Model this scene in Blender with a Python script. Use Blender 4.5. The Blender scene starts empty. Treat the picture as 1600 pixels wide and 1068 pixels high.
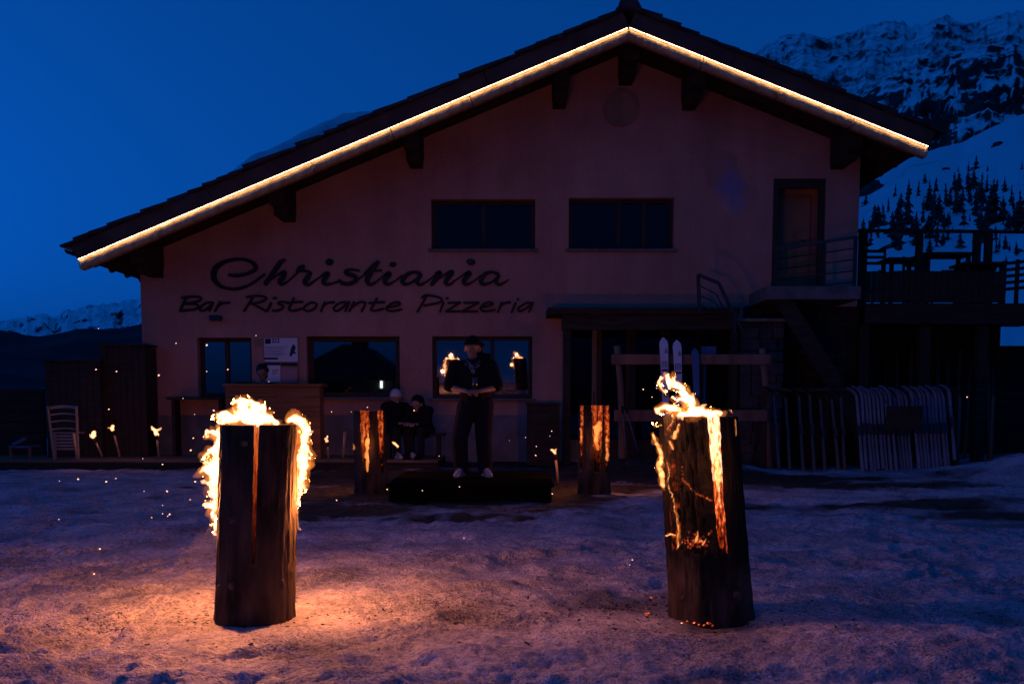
import bpy, bmesh, math, random
import numpy as np
from mathutils import Vector, Matrix, noise as mnoise

random.seed(7)
RNG = np.random.default_rng(11)
R = math.radians
S = bpy.context.scene
COL = S.collection

# ------------------------------------------------------------------ camera
F, PV, TH, CAMH = 1556.0, 767.0, R(5.0), 1.07       # focal length and axis row on a 1600 px wide picture
cam = bpy.data.cameras.new('camera')
cam.sensor_width = 36.0
cam.lens = F / 1600 * 36
cam.shift_y = (PV - 534) / 1600
cam.clip_start = 0.05
cam.clip_end = 40000
cam_o = bpy.data.objects.new('camera', cam)
COL.objects.link(cam_o)
cam_o.location = (0, 0, CAMH)
cam_o.rotation_euler = (R(90) - TH, 0, 0)
S.camera = cam_o

# ------------------------------------------------------------------ world, sun, exposure
W = bpy.data.worlds.new('World')
S.world = W
W.use_nodes = True
wn = W.node_tree
SKY_EL, SKY_ROT = R(-2.0), R(-88)
sk = wn.nodes.new('ShaderNodeTexSky')
sk.sky_type = 'NISHITA'
sk.sun_disc = False
sk.sun_elevation = SKY_EL
sk.sun_rotation = SKY_ROT
sk.ozone_density = 4.0
sk.air_density = 1.0
sk.dust_density = 0.3
sep = wn.nodes.new('ShaderNodeSeparateColor')
com = wn.nodes.new('ShaderNodeCombineColor')
wn.links.new(sk.outputs[0], sep.inputs[0])
s1_ = wn.nodes.new('ShaderNodeMath')
wn.links.new(sep.outputs[0], s1_.inputs[0])
wn.links.new(sep.outputs[1], s1_.inputs[1])
mixv = wn.nodes.new('ShaderNodeMath')
s2_ = wn.nodes.new('ShaderNodeMath')
s2_.operation = 'MULTIPLY'
s2_.inputs[1].default_value = 0.6
wn.links.new(s1_.outputs[0], s2_.inputs[0])
wn.links.new(s2_.outputs[0], mixv.inputs[0])
wn.links.new(sep.outputs[2], mixv.inputs[1])
for k, f in enumerate((0.003, 0.185, 1.0)):          # deep blue white balance of the dusk picture
    ml = wn.nodes.new('ShaderNodeMath')
    ml.operation = 'MULTIPLY'
    ml.inputs[1].default_value = f
    wn.links.new(mixv.outputs[0], ml.inputs[0])
    wn.links.new(ml.outputs[0], com.inputs[k])
bg = wn.nodes['Background']
wn.links.new(com.outputs[0], bg.inputs[0])
bg.inputs[1].default_value = 1.48

sun = bpy.data.lights.new('sun', 'SUN')
sun.energy = 0.012
sun.angle = R(40)
sun.color = (0.25, 0.45, 1.0)
sun_o = bpy.data.objects.new('sun', sun)
COL.objects.link(sun_o)
sun_o.rotation_euler = (R(84), 0, R(-92))

S.view_settings.view_transform = 'Standard'
S.view_settings.look = 'None'
S.view_settings.exposure = 0
S.view_settings.gamma = 1
S.view_settings.use_curve_mapping = False
S.cycles.use_denoising = True
S.cycles.max_bounces = 6
S.cycles.diffuse_bounces = 3
S.cycles.volume_bounces = 0
S.cycles.sample_clamp_indirect = 3.0
S.cycles.caustics_reflective = False
S.cycles.caustics_refractive = False
S.cycles.transparent_max_bounces = 16


# ------------------------------------------------------------------ measuring helpers
def at(u, v, Y):
    """the point that the photograph shows at (u, v) when it stands Y metres in front of the camera"""
    dx, dy = (u - 800) / F, (PV - v) / F
    d = Vector((dx, math.cos(TH) + dy * math.sin(TH), -math.sin(TH) + dy * math.cos(TH)))
    return Vector((0, 0, CAMH)) + d * (Y / d.y)


def gr(u, v, z=0.0):
    dx, dy = (u - 800) / F, (PV - v) / F
    d = Vector((dx, math.cos(TH) + dy * math.sin(TH), -math.sin(TH) + dy * math.cos(TH)))
    return Vector((0, 0, CAMH)) + d * ((z - CAMH) / d.z)


def px(Y):
    return Y / F


# ------------------------------------------------------------------ object helpers
def world_loc(o):
    p = Vector((0, 0, 0))
    while o is not None:
        p += o.location
        o = o.parent
    return p


def tag(o, label=None, cat=None, group=None, kind=None):
    if label: o['label'] = label
    if cat: o['category'] = cat
    if group: o['group'] = group
    if kind: o['kind'] = kind
    return o


def thing(name, label, cat, loc=(0, 0, 0), group=None):
    o = bpy.data.objects.new(name, None)
    COL.objects.link(o)
    o.location = loc
    return tag(o, label, cat, group)


def link(name, me, mats=None, parent=None, loc=None):
    """link mesh data given in world space as one object; with a parent it is moved into that parent's space"""
    if mats is not None:
        for m in (mats if isinstance(mats, (list, tuple)) else [mats]):
            me.materials.append(m)
    o = bpy.data.objects.new(name, me)
    COL.objects.link(o)
    if parent is not None:
        me.transform(Matrix.Translation(-world_loc(parent)))
        o.parent = parent
    elif loc is not None:
        me.transform(Matrix.Translation(-Vector(loc)))
        o.location = loc
    return o


def copy_tree(o, loc=None, parent=None):
    c = o.copy()
    COL.objects.link(c)
    if parent is not None:
        c.parent = parent
    if loc is not None:
        c.location = loc
    for ch in o.children:
        copy_tree(ch, None, c)
    return c


class MB:
    def __init__(s):
        s.v, s.f, s.m, s.sm = [], [], [], []

    def add(s, vs, fs, mi=0, smooth=False):
        n = len(s.v)
        s.v += [tuple(v) for v in vs]
        for f in fs:
            s.f.append([i + n for i in f])
            s.m.append(mi)
            s.sm.append(smooth)
        return s

    def box(s, lo, hi, mi=0):
        (a, b, c), (d, e, f) = lo, hi
        vs = [(a, b, c), (d, b, c), (d, e, c), (a, e, c), (a, b, f), (d, b, f), (d, e, f), (a, e, f)]
        return s.add(vs, [(0, 3, 2, 1), (4, 5, 6, 7), (0, 1, 5, 4), (1, 2, 6, 5), (2, 3, 7, 6), (3, 0, 4, 7)], mi)

    def beam(s, p, q, w, h, up=(0, 0, 1), mi=0, taper=1.0):
        p, q = Vector(p), Vector(q)
        d = (q - p).normalized()
        up = Vector(up)
        if abs(d.dot(up)) > 0.98:
            up = Vector((0, 1, 0))
        x = d.cross(up).normalized()
        y = x.cross(d).normalized()
        vs = []
        for c, k in ((p, 1.0), (q, taper)):
            for a, b in ((-1, -1), (1, -1), (1, 1), (-1, 1)):
                vs.append(c + x * (a * w / 2 * k) + y * (b * h / 2 * k))
        return s.add(vs, [(0, 1, 2, 3), (7, 6, 5, 4), (0, 4, 5, 1), (1, 5, 6, 2), (2, 6, 7, 3), (3, 7, 4, 0)], mi)

    def tube(s, pts, rad, n=8, mi=0, smooth=True):
        pts = [Vector(p) for p in pts]
        if not isinstance(rad, (list, tuple)):
            rad = [rad] * len(pts)
        rings = []
        ref = Vector((0.3, 0.2, 1)).normalized()
        for i, p in enumerate(pts):
            d = (pts[min(i + 1, len(pts) - 1)] - pts[max(i - 1, 0)]).normalized()
            x = d.cross(ref)
            if x.length < 0.05:
                x = d.cross(Vector((1, 0, 0)))
            x.normalize()
            y = x.cross(d)
            rings.append([p + (x * math.cos(2 * math.pi * k / n) + y * math.sin(2 * math.pi * k / n)) * rad[i] for k in range(n)])
        vs = [v for r_ in rings for v in r_]
        fs = []
        for i in range(len(rings) - 1):
            for k in range(n):
                a, b = i * n + k, i * n + (k + 1) % n
                fs.append((a, a + n, b + n, b))
        fs.append(tuple(range(n)))
        fs.append(tuple((len(rings) - 1) * n + k for k in reversed(range(n))))
        return s.add(vs, fs, mi, smooth)

    def prism(s, poly, off, mi=0):
        n = len(poly)
        off = Vector(off)
        vs = [Vector(p) for p in poly] + [Vector(p) + off for p in poly]
        fs = [tuple(range(n)), tuple(reversed(range(n, 2 * n)))]
        for i in range(n):
            j = (i + 1) % n
            fs.append((i, i + n, j + n, j))
        return s.add(vs, fs, mi)

    def ball(s, c, r, seg=8, rings=6, mi=0):
        c = Vector(c)
        r = Vector(r) if not isinstance(r, (int, float)) else Vector((r, r, r))
        vs = [c + Vector((0, 0, -r.z))]
        for i in range(1, rings):
            a = -math.pi / 2 + math.pi * i / rings
            for k in range(seg):
                b = 2 * math.pi * k / seg
                vs.append(c + Vector((r.x * math.cos(a) * math.cos(b), r.y * math.cos(a) * math.sin(b), r.z * math.sin(a))))
        vs.append(c + Vector((0, 0, r.z)))
        fs = []
        for k in range(seg):
            fs.append((0, 1 + (k + 1) % seg, 1 + k))
        for i in range(rings - 2):
            for k in range(seg):
                a, b = 1 + i * seg + k, 1 + i * seg + (k + 1) % seg
                fs.append((a, b, b + seg, a + seg))
        t = len(vs) - 1
        o = 1 + (rings - 2) * seg
        for k in range(seg):
            fs.append((o + k, o + (k + 1) % seg, t))
        return s.add(vs, fs, mi, True)

    def mesh(s, name):
        me = bpy.data.meshes.new(name)
        me.from_pydata(s.v, [], s.f)
        me.polygons.foreach_set('material_index', s.m)
        me.polygons.foreach_set('use_smooth', s.sm)
        me.update()
        return me

    def build(s, name, mats, parent=None, loc=None, bevel=0.0):
        me = s.mesh(name)
        bm = bmesh.new()
        bm.from_mesh(me)
        bmesh.ops.recalc_face_normals(bm, faces=bm.faces)
        if bevel:
            bmesh.ops.bevel(bm, geom=bm.edges[:], offset=bevel, segments=1, affect='EDGES', clamp_overlap=True)
        bm.to_mesh(me)
        bm.free()
        return link(name, me, mats, parent, loc)


def grid_mesh(name, P, smooth=True):
    """P: array (rows, cols, 3)"""
    nr, nc = P.shape[:2]
    me = bpy.data.meshes.new(name)
    me.vertices.add(nr * nc)
    me.vertices.foreach_set('co', P.reshape(-1).astype(np.float32))
    i = np.arange(nr - 1)[:, None] * nc + np.arange(nc - 1)[None, :]
    q = np.stack([i, i + 1, i + nc + 1, i + nc], -1).reshape(-1)
    n = (nr - 1) * (nc - 1)
    me.loops.add(n * 4)
    me.loops.foreach_set('vertex_index', q.astype(np.int32))
    me.polygons.add(n)
    me.polygons.foreach_set('loop_start', np.arange(0, n * 4, 4, dtype=np.int32))
    me.polygons.foreach_set('use_smooth', np.full(n, smooth))
    me.update(calc_edges=True)
    return me


def vnoise(x, y, seed=0):
    xi, yi = np.floor(x).astype(np.int64), np.floor(y).astype(np.int64)
    xf, yf = x - xi, y - yi
    xf, yf = xf * xf * xf * (xf * (xf * 6 - 15) + 10), yf * yf * yf * (yf * (yf * 6 - 15) + 10)

    def h(a, b):
        n = (a * 374761393 + b * 668265263 + seed * 974634777) & 0xFFFFFFFF
        n = ((n ^ (n >> 13)) * 1274126177) & 0xFFFFFFFF
        return ((n ^ (n >> 16)) & 0xFFFF) / 65535.0
    a, b, c, d = h(xi, yi), h(xi + 1, yi), h(xi, yi + 1), h(xi + 1, yi + 1)
    return (a * (1 - xf) + b * xf) * (1 - yf) + (c * (1 - xf) + d * xf) * yf


def fbm(x, y, oct=4, seed=0, gain=0.5):
    s, a, t = 0, 1.0, 0
    for o in range(oct):
        s = s + a * vnoise(x * 2 ** o + 17.3 * o, y * 2 ** o + 9.1 * o, seed + o)
        t += a
        a *= gain
    return s / t


def ridged(x, y, oct=5, seed=0):
    s, a, t = 0, 1.0, 0
    for o in range(oct):
        s = s + a * (1 - np.abs(2 * vnoise(x * 2 ** o + 5.7 * o, y * 2 ** o + 3.3 * o, seed + o) - 1))
        t += a
        a *= 0.5
    return s / t


def smooth_curve(pts, n=6):
    """Catmull-Rom through rows of numbers"""
    P = [np.array(p, float) for p in pts]
    if len(P) < 3:
        return P
    out = []
    for i in range(len(P) - 1):
        a, b, c, d = P[max(i - 1, 0)], P[i], P[i + 1], P[min(i + 2, len(P) - 1)]
        for k in range(n):
            t = k / n
            out.append(0.5 * (2 * b + (c - a) * t + (2 * a - 5 * b + 4 * c - d) * t * t + (3 * b - a - 3 * c + d) * t ** 3))
    out.append(P[-1])
    return out


def remesh(me, voxel, smooth=0, disp=None):
    """join overlapping closed shapes into one skin"""
    o = bpy.data.objects.new('tmp', me)
    COL.objects.link(o)
    m = o.modifiers.new('r', 'REMESH')
    m.mode = 'VOXEL'
    m.voxel_size = voxel
    m.use_smooth_shade = True
    if smooth:
        k = o.modifiers.new('s', 'SMOOTH')
        k.iterations = smooth
        k.factor = 0.5
    dg = bpy.context.evaluated_depsgraph_get()
    out = bpy.data.meshes.new_from_object(o.evaluated_get(dg))
    bpy.data.objects.remove(o)
    bpy.data.meshes.remove(me)
    if disp:
        for v in out.vertices:
            v.co += disp(v.co, v.normal)
    return out


def capsule(mb, p, q, a, b, seg=10):
    """tapered capsule from p (radius a) to q (radius b)"""
    p, q = Vector(p), Vector(q)
    d = q - p
    L = d.length
    d = d.normalized() if L > 1e-6 else Vector((0, 0, 1))
    ts = []
    for i in range(5):
        t = -math.pi / 2 + math.pi / 2 * i / 4
        ts.append((p + d * (a * math.sin(t)), a * max(math.cos(t), 0.02)))
    for i in range(5):
        t = math.pi / 2 * i / 4
        ts.append((q + d * (b * math.sin(t)), b * max(math.cos(t), 0.02)))
    mb.tube([x[0] for x in ts], [x[1] for x in ts], seg)


# ------------------------------------------------------------------ materials
def mat(name, c1, c2=None, scale=8.0, rough=0.8, bump=0.0, bscale=None, stretch=(1, 1, 1), spec=0.3, metal=0.0, detail=5, contrast=(0.35, 0.65), space='Object'):
    m = bpy.data.materials.new(name)
    m.use_nodes = True
    nt = m.node_tree
    b = nt.nodes['Principled BSDF']
    b.inputs['Roughness'].default_value = rough
    b.inputs['Specular IOR Level'].default_value = spec
    b.inputs['Metallic'].default_value = metal
    if c2 is None:
        c2 = tuple(x * 0.7 for x in c1)
    tc = nt.nodes.new('ShaderNodeTexCoord')
    mp = nt.nodes.new('ShaderNodeMapping')
    mp.inputs['Scale'].default_value = stretch
    nt.links.new(tc.outputs[space], mp.inputs[0])
    n = nt.nodes.new('ShaderNodeTexNoise')
    n.inputs['Scale'].default_value = scale
    n.inputs['Detail'].default_value = detail
    nt.links.new(mp.outputs[0], n.inputs['Vector'])
    r = nt.nodes.new('ShaderNodeValToRGB')
    r.color_ramp.elements[0].position = contrast[0]
    r.color_ramp.elements[1].position = contrast[1]
    r.color_ramp.elements[0].color = (*c2, 1)
    r.color_ramp.elements[1].color = (*c1, 1)
    nt.links.new(n.outputs[0], r.inputs[0])
    nt.links.new(r.outputs[0], b.inputs['Base Color'])
    if bump:
        n2 = nt.nodes.new('ShaderNodeTexNoise')
        n2.inputs['Scale'].default_value = bscale or scale * 3
        n2.inputs['Detail'].default_value = 6
        nt.links.new(mp.outputs[0], n2.inputs['Vector'])
        bp = nt.nodes.new('ShaderNodeBump')
        bp.inputs['Strength'].default_value = bump
        bp.inputs['Distance'].default_value = 0.02
        nt.links.new(n2.outputs[0], bp.inputs['Height'])
        nt.links.new(bp.outputs[0], b.inputs['Normal'])
    return m


def emit(name, col, k):
    m = bpy.data.materials.new(name)
    m.use_nodes = True
    b = m.node_tree.nodes['Principled BSDF']
    b.inputs['Base Color'].default_value = (0.02, 0.02, 0.02, 1)
    b.inputs['Emission Color'].default_value = (*col, 1)
    b.inputs['Emission Strength'].default_value = k
    return m


def fire_mat(name, col, k, nscale=14.0):
    """glowing gas: emission in the volume, so thin edges are orange and the thick heart burns out"""
    m = bpy.data.materials.new(name)
    m.use_nodes = True
    nt = m.node_tree
    nt.nodes.clear()
    out = nt.nodes.new('ShaderNodeOutputMaterial')
    e = nt.nodes.new('ShaderNodeEmission')
    e.inputs[0].default_value = (*col, 1)
    e.inputs[1].default_value = k
    nt.links.new(e.outputs[0], out.inputs['Volume'])
    return m


def ember_mat(name, scale, strength, lo=0.42, hi=0.72, z0=None, z1=None, hot=(1.0, 0.42, 0.16)):
    """charred wood with glowing cells; z0 -> z1 fades the glow with height on the log itself"""
    m = bpy.data.materials.new(name)
    m.use_nodes = True
    nt = m.node_tree
    b = nt.nodes['Principled BSDF']
    b.inputs['Roughness'].default_value = 0.95
    b.inputs['Base Color'].default_value = (0.012, 0.010, 0.009, 1)
    tc = nt.nodes.new('ShaderNodeTexCoord')
    mp = nt.nodes.new('ShaderNodeMapping')
    mp.inputs['Scale'].default_value = (1, 1, 0.55)
    nt.links.new(tc.outputs['Object'], mp.inputs[0])
    n = nt.nodes.new('ShaderNodeTexNoise')
    n.inputs['Scale'].default_value = scale
    n.inputs['Detail'].default_value = 6
    n.inputs['Roughness'].default_value = 0.62
    nt.links.new(mp.outputs[0], n.inputs['Vector'])
    last = n.outputs[0]
    if z0 is not None:
        sp = nt.nodes.new('ShaderNodeSeparateXYZ')
        nt.links.new(tc.outputs['Object'], sp.inputs[0])
        mr = nt.nodes.new('ShaderNodeMapRange')
        mr.inputs[1].default_value = z0
        mr.inputs[2].default_value = z1
        mr.inputs[3].default_value = -0.30
        mr.inputs[4].default_value = 0.12
        nt.links.new(sp.outputs[2], mr.inputs[0])
        ad = nt.nodes.new('ShaderNodeMath')
        nt.links.new(last, ad.inputs[0])
        nt.links.new(mr.outputs[0], ad.inputs[1])
        last = ad.outputs[0]
    r = nt.nodes.new('ShaderNodeValToRGB')
    e = r.color_ramp.elements
    e[0].position, e[0].color = lo, (0, 0, 0, 1)
    e[1].position, e[1].color = hi, (*hot, 1)
    x = e.new(lo + (hi - lo) * 0.35)
    x.color = (0.22, 0.018, 0.002, 1)
    x = e.new(lo + (hi - lo) * 0.65)
    x.color = (0.75, 0.12, 0.02, 1)
    nt.links.new(last, r.inputs[0])
    nt.links.new(r.outputs[0], b.inputs['Emission Color'])
    b.inputs['Emission Strength'].default_value = strength
    return m


M = {}
M['plaster'] = mat('plaster', (0.66, 0.33, 0.255), (0.58, 0.29, 0.22), 1.2, 0.9, 0.25, 60, spec=0.1)
nt_ = M['plaster'].node_tree
bs_ = nt_.nodes['Principled BSDF']
old_ = bs_.inputs['Base Color'].links[0].from_socket
tc_ = nt_.nodes.new('ShaderNodeTexCoord')
mp_ = nt_.nodes.new('ShaderNodeMapping')
mp_.inputs['Scale'].default_value = (1.6, 1, 0.16)
nt_.links.new(tc_.outputs['Object'], mp_.inputs[0])
cols_ = []
for sc_, vec_, lo_, hi_, dk_ in ((1.7, mp_.outputs[0], 0.36, 0.66, 0.86), (0.5, tc_.outputs['Object'], 0.35, 0.65, 0.72), (26, tc_.outputs['Object'], 0.35, 0.6, 0.86)):
    no_ = nt_.nodes.new('ShaderNodeTexNoise')
    no_.inputs['Scale'].default_value = sc_
    no_.inputs['Detail'].default_value = 8
    no_.inputs['Roughness'].default_value = 0.62
    nt_.links.new(vec_, no_.inputs['Vector'])
    mr_ = nt_.nodes.new('ShaderNodeMapRange')
    mr_.inputs[1].default_value, mr_.inputs[2].default_value, mr_.inputs[3].default_value, mr_.inputs[4].default_value = lo_, hi_, dk_, 1.0
    nt_.links.new(no_.outputs[0], mr_.inputs[0])
    mc_ = nt_.nodes.new('ShaderNodeMix')
    mc_.data_type, mc_.blend_type = 'RGBA', 'MULTIPLY'
    mc_.inputs[0].default_value = 1
    nt_.links.new(old_, mc_.inputs[6])
    nt_.links.new(mr_.outputs[0], mc_.inputs[7])
    old_ = mc_.outputs[2]
nt_.links.new(old_, bs_.inputs['Base Color'])
M['plinth'] = mat('plinth_render', (0.22, 0.2, 0.22), (0.14, 0.13, 0.14), 3, 0.9, 0.3, 40, spec=0.1)
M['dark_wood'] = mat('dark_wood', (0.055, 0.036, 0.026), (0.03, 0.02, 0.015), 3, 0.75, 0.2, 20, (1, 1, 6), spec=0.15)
M['black_wood'] = mat('black_wood', (0.008, 0.007, 0.006), (0.004, 0.0035, 0.003), 3, 0.95, 0.2, 20, (0.3, 6, 1), spec=0.0)  # near-black board tone with a faint grain
M['soffit'] = mat('soffit_wood', (0.07, 0.042, 0.03), (0.04, 0.026, 0.02), 3, 0.8, 0.1, 20, spec=0.1)
M['fascia'] = mat('fascia_wood', (0.12, 0.07, 0.05), (0.07, 0.042, 0.032), 2.5, 0.75, 0.2, 14, (1, 1, 1), spec=0.15)
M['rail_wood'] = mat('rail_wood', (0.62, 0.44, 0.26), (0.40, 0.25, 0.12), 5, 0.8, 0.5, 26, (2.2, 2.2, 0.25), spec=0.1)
M['slate'] = mat('slate', (0.06, 0.055, 0.055), (0.03, 0.028, 0.03), 4, 0.85, 0.4, 18, spec=0.2)
M['snow_clean'] = mat('snow_clean', (0.75, 0.76, 0.78), (0.62, 0.63, 0.66), 2, 0.85, 0.3, 10, spec=0.2)
M['letter'] = mat('letter_metal', (0.018, 0.014, 0.012), (0.012, 0.01, 0.009), 4, 0.6, spec=0.3)
M['metal'] = mat('dark_metal', (0.03, 0.03, 0.032), (0.02, 0.02, 0.022), 6, 0.5, spec=0.4)
M['frame'] = mat('window_frame', (0.06, 0.033, 0.022), (0.04, 0.023, 0.016), 4, 0.6, 0.1, 30, (1, 1, 5), spec=0.25)
M['sill'] = mat('stone_sill', (0.2, 0.17, 0.16), (0.13, 0.11, 0.1), 8, 0.8, 0.2, spec=0.2)
M['booth'] = mat('larch_board', (0.27, 0.12, 0.05), (0.17, 0.07, 0.028), 3, 0.7, 0.2, 16, (0.3, 1, 6), spec=0.2)
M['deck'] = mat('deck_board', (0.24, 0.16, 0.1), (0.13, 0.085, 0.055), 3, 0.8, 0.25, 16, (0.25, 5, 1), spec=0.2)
M['old_wood'] = mat('old_wood', (0.22, 0.14, 0.10), (0.12, 0.075, 0.055), 4, 0.85, 0.35, 18, (1, 1, 0.3), spec=0.15)
M['pale_wood'] = mat('pale_wood', (0.32, 0.25, 0.22), (0.23, 0.18, 0.155), 5, 0.7, 0.1, 20, (1, 1, 0.5), spec=0.2)
M['torch_wood'] = mat('torch_stick', (0.5, 0.33, 0.18), (0.36, 0.22, 0.11), 10, 0.8, 0.1, spec=0.1)
M['char'] = mat('charcoal', (0.016, 0.013, 0.012), (0.006, 0.005, 0.005), 20, 0.9, 0.7, 40, spec=0.15)
M['bark'] = mat('bark', (0.085, 0.055, 0.04), (0.02, 0.015, 0.012), 9, 0.95, 0.9, 26, (1, 1, 0.35), spec=0.08)
M['bark_burnt'] = M['bark'].copy()
M['bark_burnt'].name = 'bark_burnt'
nt_ = M['bark_burnt'].node_tree
bs_ = nt_.nodes['Principled BSDF']
old_ = bs_.inputs['Base Color'].links[0].from_socket
tc_ = nt_.nodes.new('ShaderNodeTexCoord')
sx_ = nt_.nodes.new('ShaderNodeSeparateXYZ')
nt_.links.new(tc_.outputs['Object'], sx_.inputs[0])
no_ = nt_.nodes.new('ShaderNodeTexNoise')
no_.inputs['Scale'].default_value = 7
no_.inputs['Detail'].default_value = 7
nt_.links.new(tc_.outputs['Object'], no_.inputs['Vector'])
ma_ = nt_.nodes.new('ShaderNodeMath')
ma_.operation = 'MULTIPLY_ADD'
ma_.inputs[1].default_value = 0.55
nt_.links.new(no_.outputs[0], ma_.inputs[0])
nt_.links.new(sx_.outputs[2], ma_.inputs[2])
mr_ = nt_.nodes.new('ShaderNodeMapRange')
mr_.inputs[1].default_value, mr_.inputs[2].default_value = 0.42, 0.62
nt_.links.new(ma_.outputs[0], mr_.inputs[0])
mc_ = nt_.nodes.new('ShaderNodeMix')
mc_.data_type = 'RGBA'
nt_.links.new(mr_.outputs[0], mc_.inputs[0])
nt_.links.new(old_, mc_.inputs[6])
mc_.inputs[7].default_value = (0.012, 0.010, 0.009, 1)
nt_.links.new(mc_.outputs[2], bs_.inputs['Base Color'])
M['blue_paint'] = M['plaster'].copy()
M['blue_paint'].name = 'worn_blue_paint'
nt_ = M['blue_paint'].node_tree
bs_ = nt_.nodes['Principled BSDF']
old_ = bs_.inputs['Base Color'].links[0].from_socket
tc_ = nt_.nodes.new('ShaderNodeTexCoord')
mp_ = nt_.nodes.new('ShaderNodeMapping')
mp_.inputs['Location'].default_value = (-0.5, 0, -0.5)
nt_.links.new(tc_.outputs['Generated'], mp_.inputs[0])
sx_ = nt_.nodes.new('ShaderNodeSeparateXYZ')
nt_.links.new(mp_.outputs[0], sx_.inputs[0])
cx_ = nt_.nodes.new('ShaderNodeCombineXYZ')
nt_.links.new(sx_.outputs[0], cx_.inputs[0])
nt_.links.new(sx_.outputs[2], cx_.inputs[2])
ln_ = nt_.nodes.new('ShaderNodeVectorMath')
ln_.operation = 'LENGTH'
nt_.links.new(cx_.outputs[0], ln_.inputs[0])
no_ = nt_.nodes.new('ShaderNodeTexNoise')
no_.inputs['Scale'].default_value = 5
no_.inputs['Detail'].default_value = 7
nt_.links.new(tc_.outputs['Object'], no_.inputs['Vector'])
ma_ = nt_.nodes.new('ShaderNodeMath')
ma_.operation = 'MULTIPLY_ADD'
ma_.inputs[1].default_value = 0.7
nt_.links.new(no_.outputs[0], ma_.inputs[0])
nt_.links.new(ln_.outputs['Value'], ma_.inputs[2])
mr_ = nt_.nodes.new('ShaderNodeMapRange')
mr_.inputs[1].default_value, mr_.inputs[2].default_value, mr_.inputs[3].default_value, mr_.inputs[4].default_value = 0.45, 0.75, 0.8, 0.0
nt_.links.new(ma_.outputs[0], mr_.inputs[0])
mc_ = nt_.nodes.new('ShaderNodeMix')
mc_.data_type = 'RGBA'
nt_.links.new(mr_.outputs[0], mc_.inputs[0])
nt_.links.new(old_, mc_.inputs[6])
mc_.inputs[7].default_value = (0.20, 0.22, 0.40, 1)
nt_.links.new(mc_.outputs[2], bs_.inputs['Base Color'])
M['knot'] = mat('knot_wood', (0.16, 0.10, 0.075), (0.07, 0.045, 0.035), 16, 0.9, 0.4, spec=0.1)
M['stone'] = mat('wall_stone', (0.08, 0.07, 0.065), (0.04, 0.035, 0.033), 5, 0.9, 0.5, 20, spec=0.15)
M['rock'] = mat('rock', (0.10, 0.075, 0.075), (0.04, 0.03, 0.032), 0.6, 0.95, 0.6, 3, spec=0.1)
M['needles'] = mat('needles', (0.10, 0.10, 0.10), (0.03, 0.034, 0.034), 0.9, 0.95, spec=0.05)
M['trunk'] = mat('conifer_bark', (0.06, 0.042, 0.03), None, 2, 0.95, spec=0.05)
M['black_cloth'] = mat('black_cloth', (0.012, 0.011, 0.012), (0.008, 0.007, 0.008), 30, 0.95, 0.2, 120, spec=0.08)
M['dark_denim'] = mat('dark_denim', (0.016, 0.016, 0.022), (0.01, 0.01, 0.014), 40, 0.95, 0.2, 150, spec=0.08)
M['skin'] = mat('skin', (0.30, 0.16, 0.115), (0.24, 0.125, 0.09), 12, 0.6, spec=0.3)
M['hair'] = mat('dark_hair', (0.014, 0.010, 0.008), (0.008, 0.006, 0.005), 60, 0.6, spec=0.3)
M['shoe'] = mat('white_shoe', (0.36, 0.34, 0.38), (0.25, 0.24, 0.27), 20, 0.6, spec=0.3)
M['shoe_trim'] = mat('shoe_trim', (0.1, 0.1, 0.14), None, 20, 0.7, spec=0.3)
M['wool'] = mat('white_wool', (0.6, 0.55, 0.52), (0.45, 0.41, 0.39), 40, 0.95, 0.4, 120, spec=0.05)
M['ski_pale'] = mat('ski_pale', (0.52, 0.6, 0.72), (0.4, 0.47, 0.6), 3, 0.35, spec=0.4)
M['ski_blue'] = mat('ski_blue', (0.06, 0.12, 0.26), (0.04, 0.08, 0.18), 3, 0.35, spec=0.4)
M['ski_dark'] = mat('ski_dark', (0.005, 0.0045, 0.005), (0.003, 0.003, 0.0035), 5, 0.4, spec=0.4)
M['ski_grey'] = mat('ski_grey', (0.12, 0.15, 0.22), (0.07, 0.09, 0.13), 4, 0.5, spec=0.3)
M['print'] = mat('print_dark', (0.03, 0.03, 0.05), (0.02, 0.02, 0.035), 10, 0.6, spec=0.2)
M['interior'] = mat('dark_interior', (0.02, 0.017, 0.016), (0.012, 0.01, 0.01), 3, 0.95, spec=0.05)
M['door_wood'] = mat('door_wood', (0.36, 0.22, 0.13), (0.26, 0.155, 0.09), 4, 0.6, 0.15, 20, (1, 1, 0.2), spec=0.25)
M['concrete'] = mat('concrete', (0.16, 0.15, 0.15), (0.1, 0.095, 0.095), 5, 0.9, 0.3, spec=0.1)
M['led'] = emit('led_light', (1.0, 0.59, 0.28), 20.0)
M['fire'] = fire_mat('fire', (1.0, 0.42, 0.19), 95)
M['fire_fringe'] = fire_mat('fire_fringe', (1.0, 0.25, 0.035), 11)
M['fire_thin'] = fire_mat('fire_thin', (1.0, 0.33, 0.10), 70)
M['spark'] = emit('spark', (1.0, 0.50, 0.32), 2.2)


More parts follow.
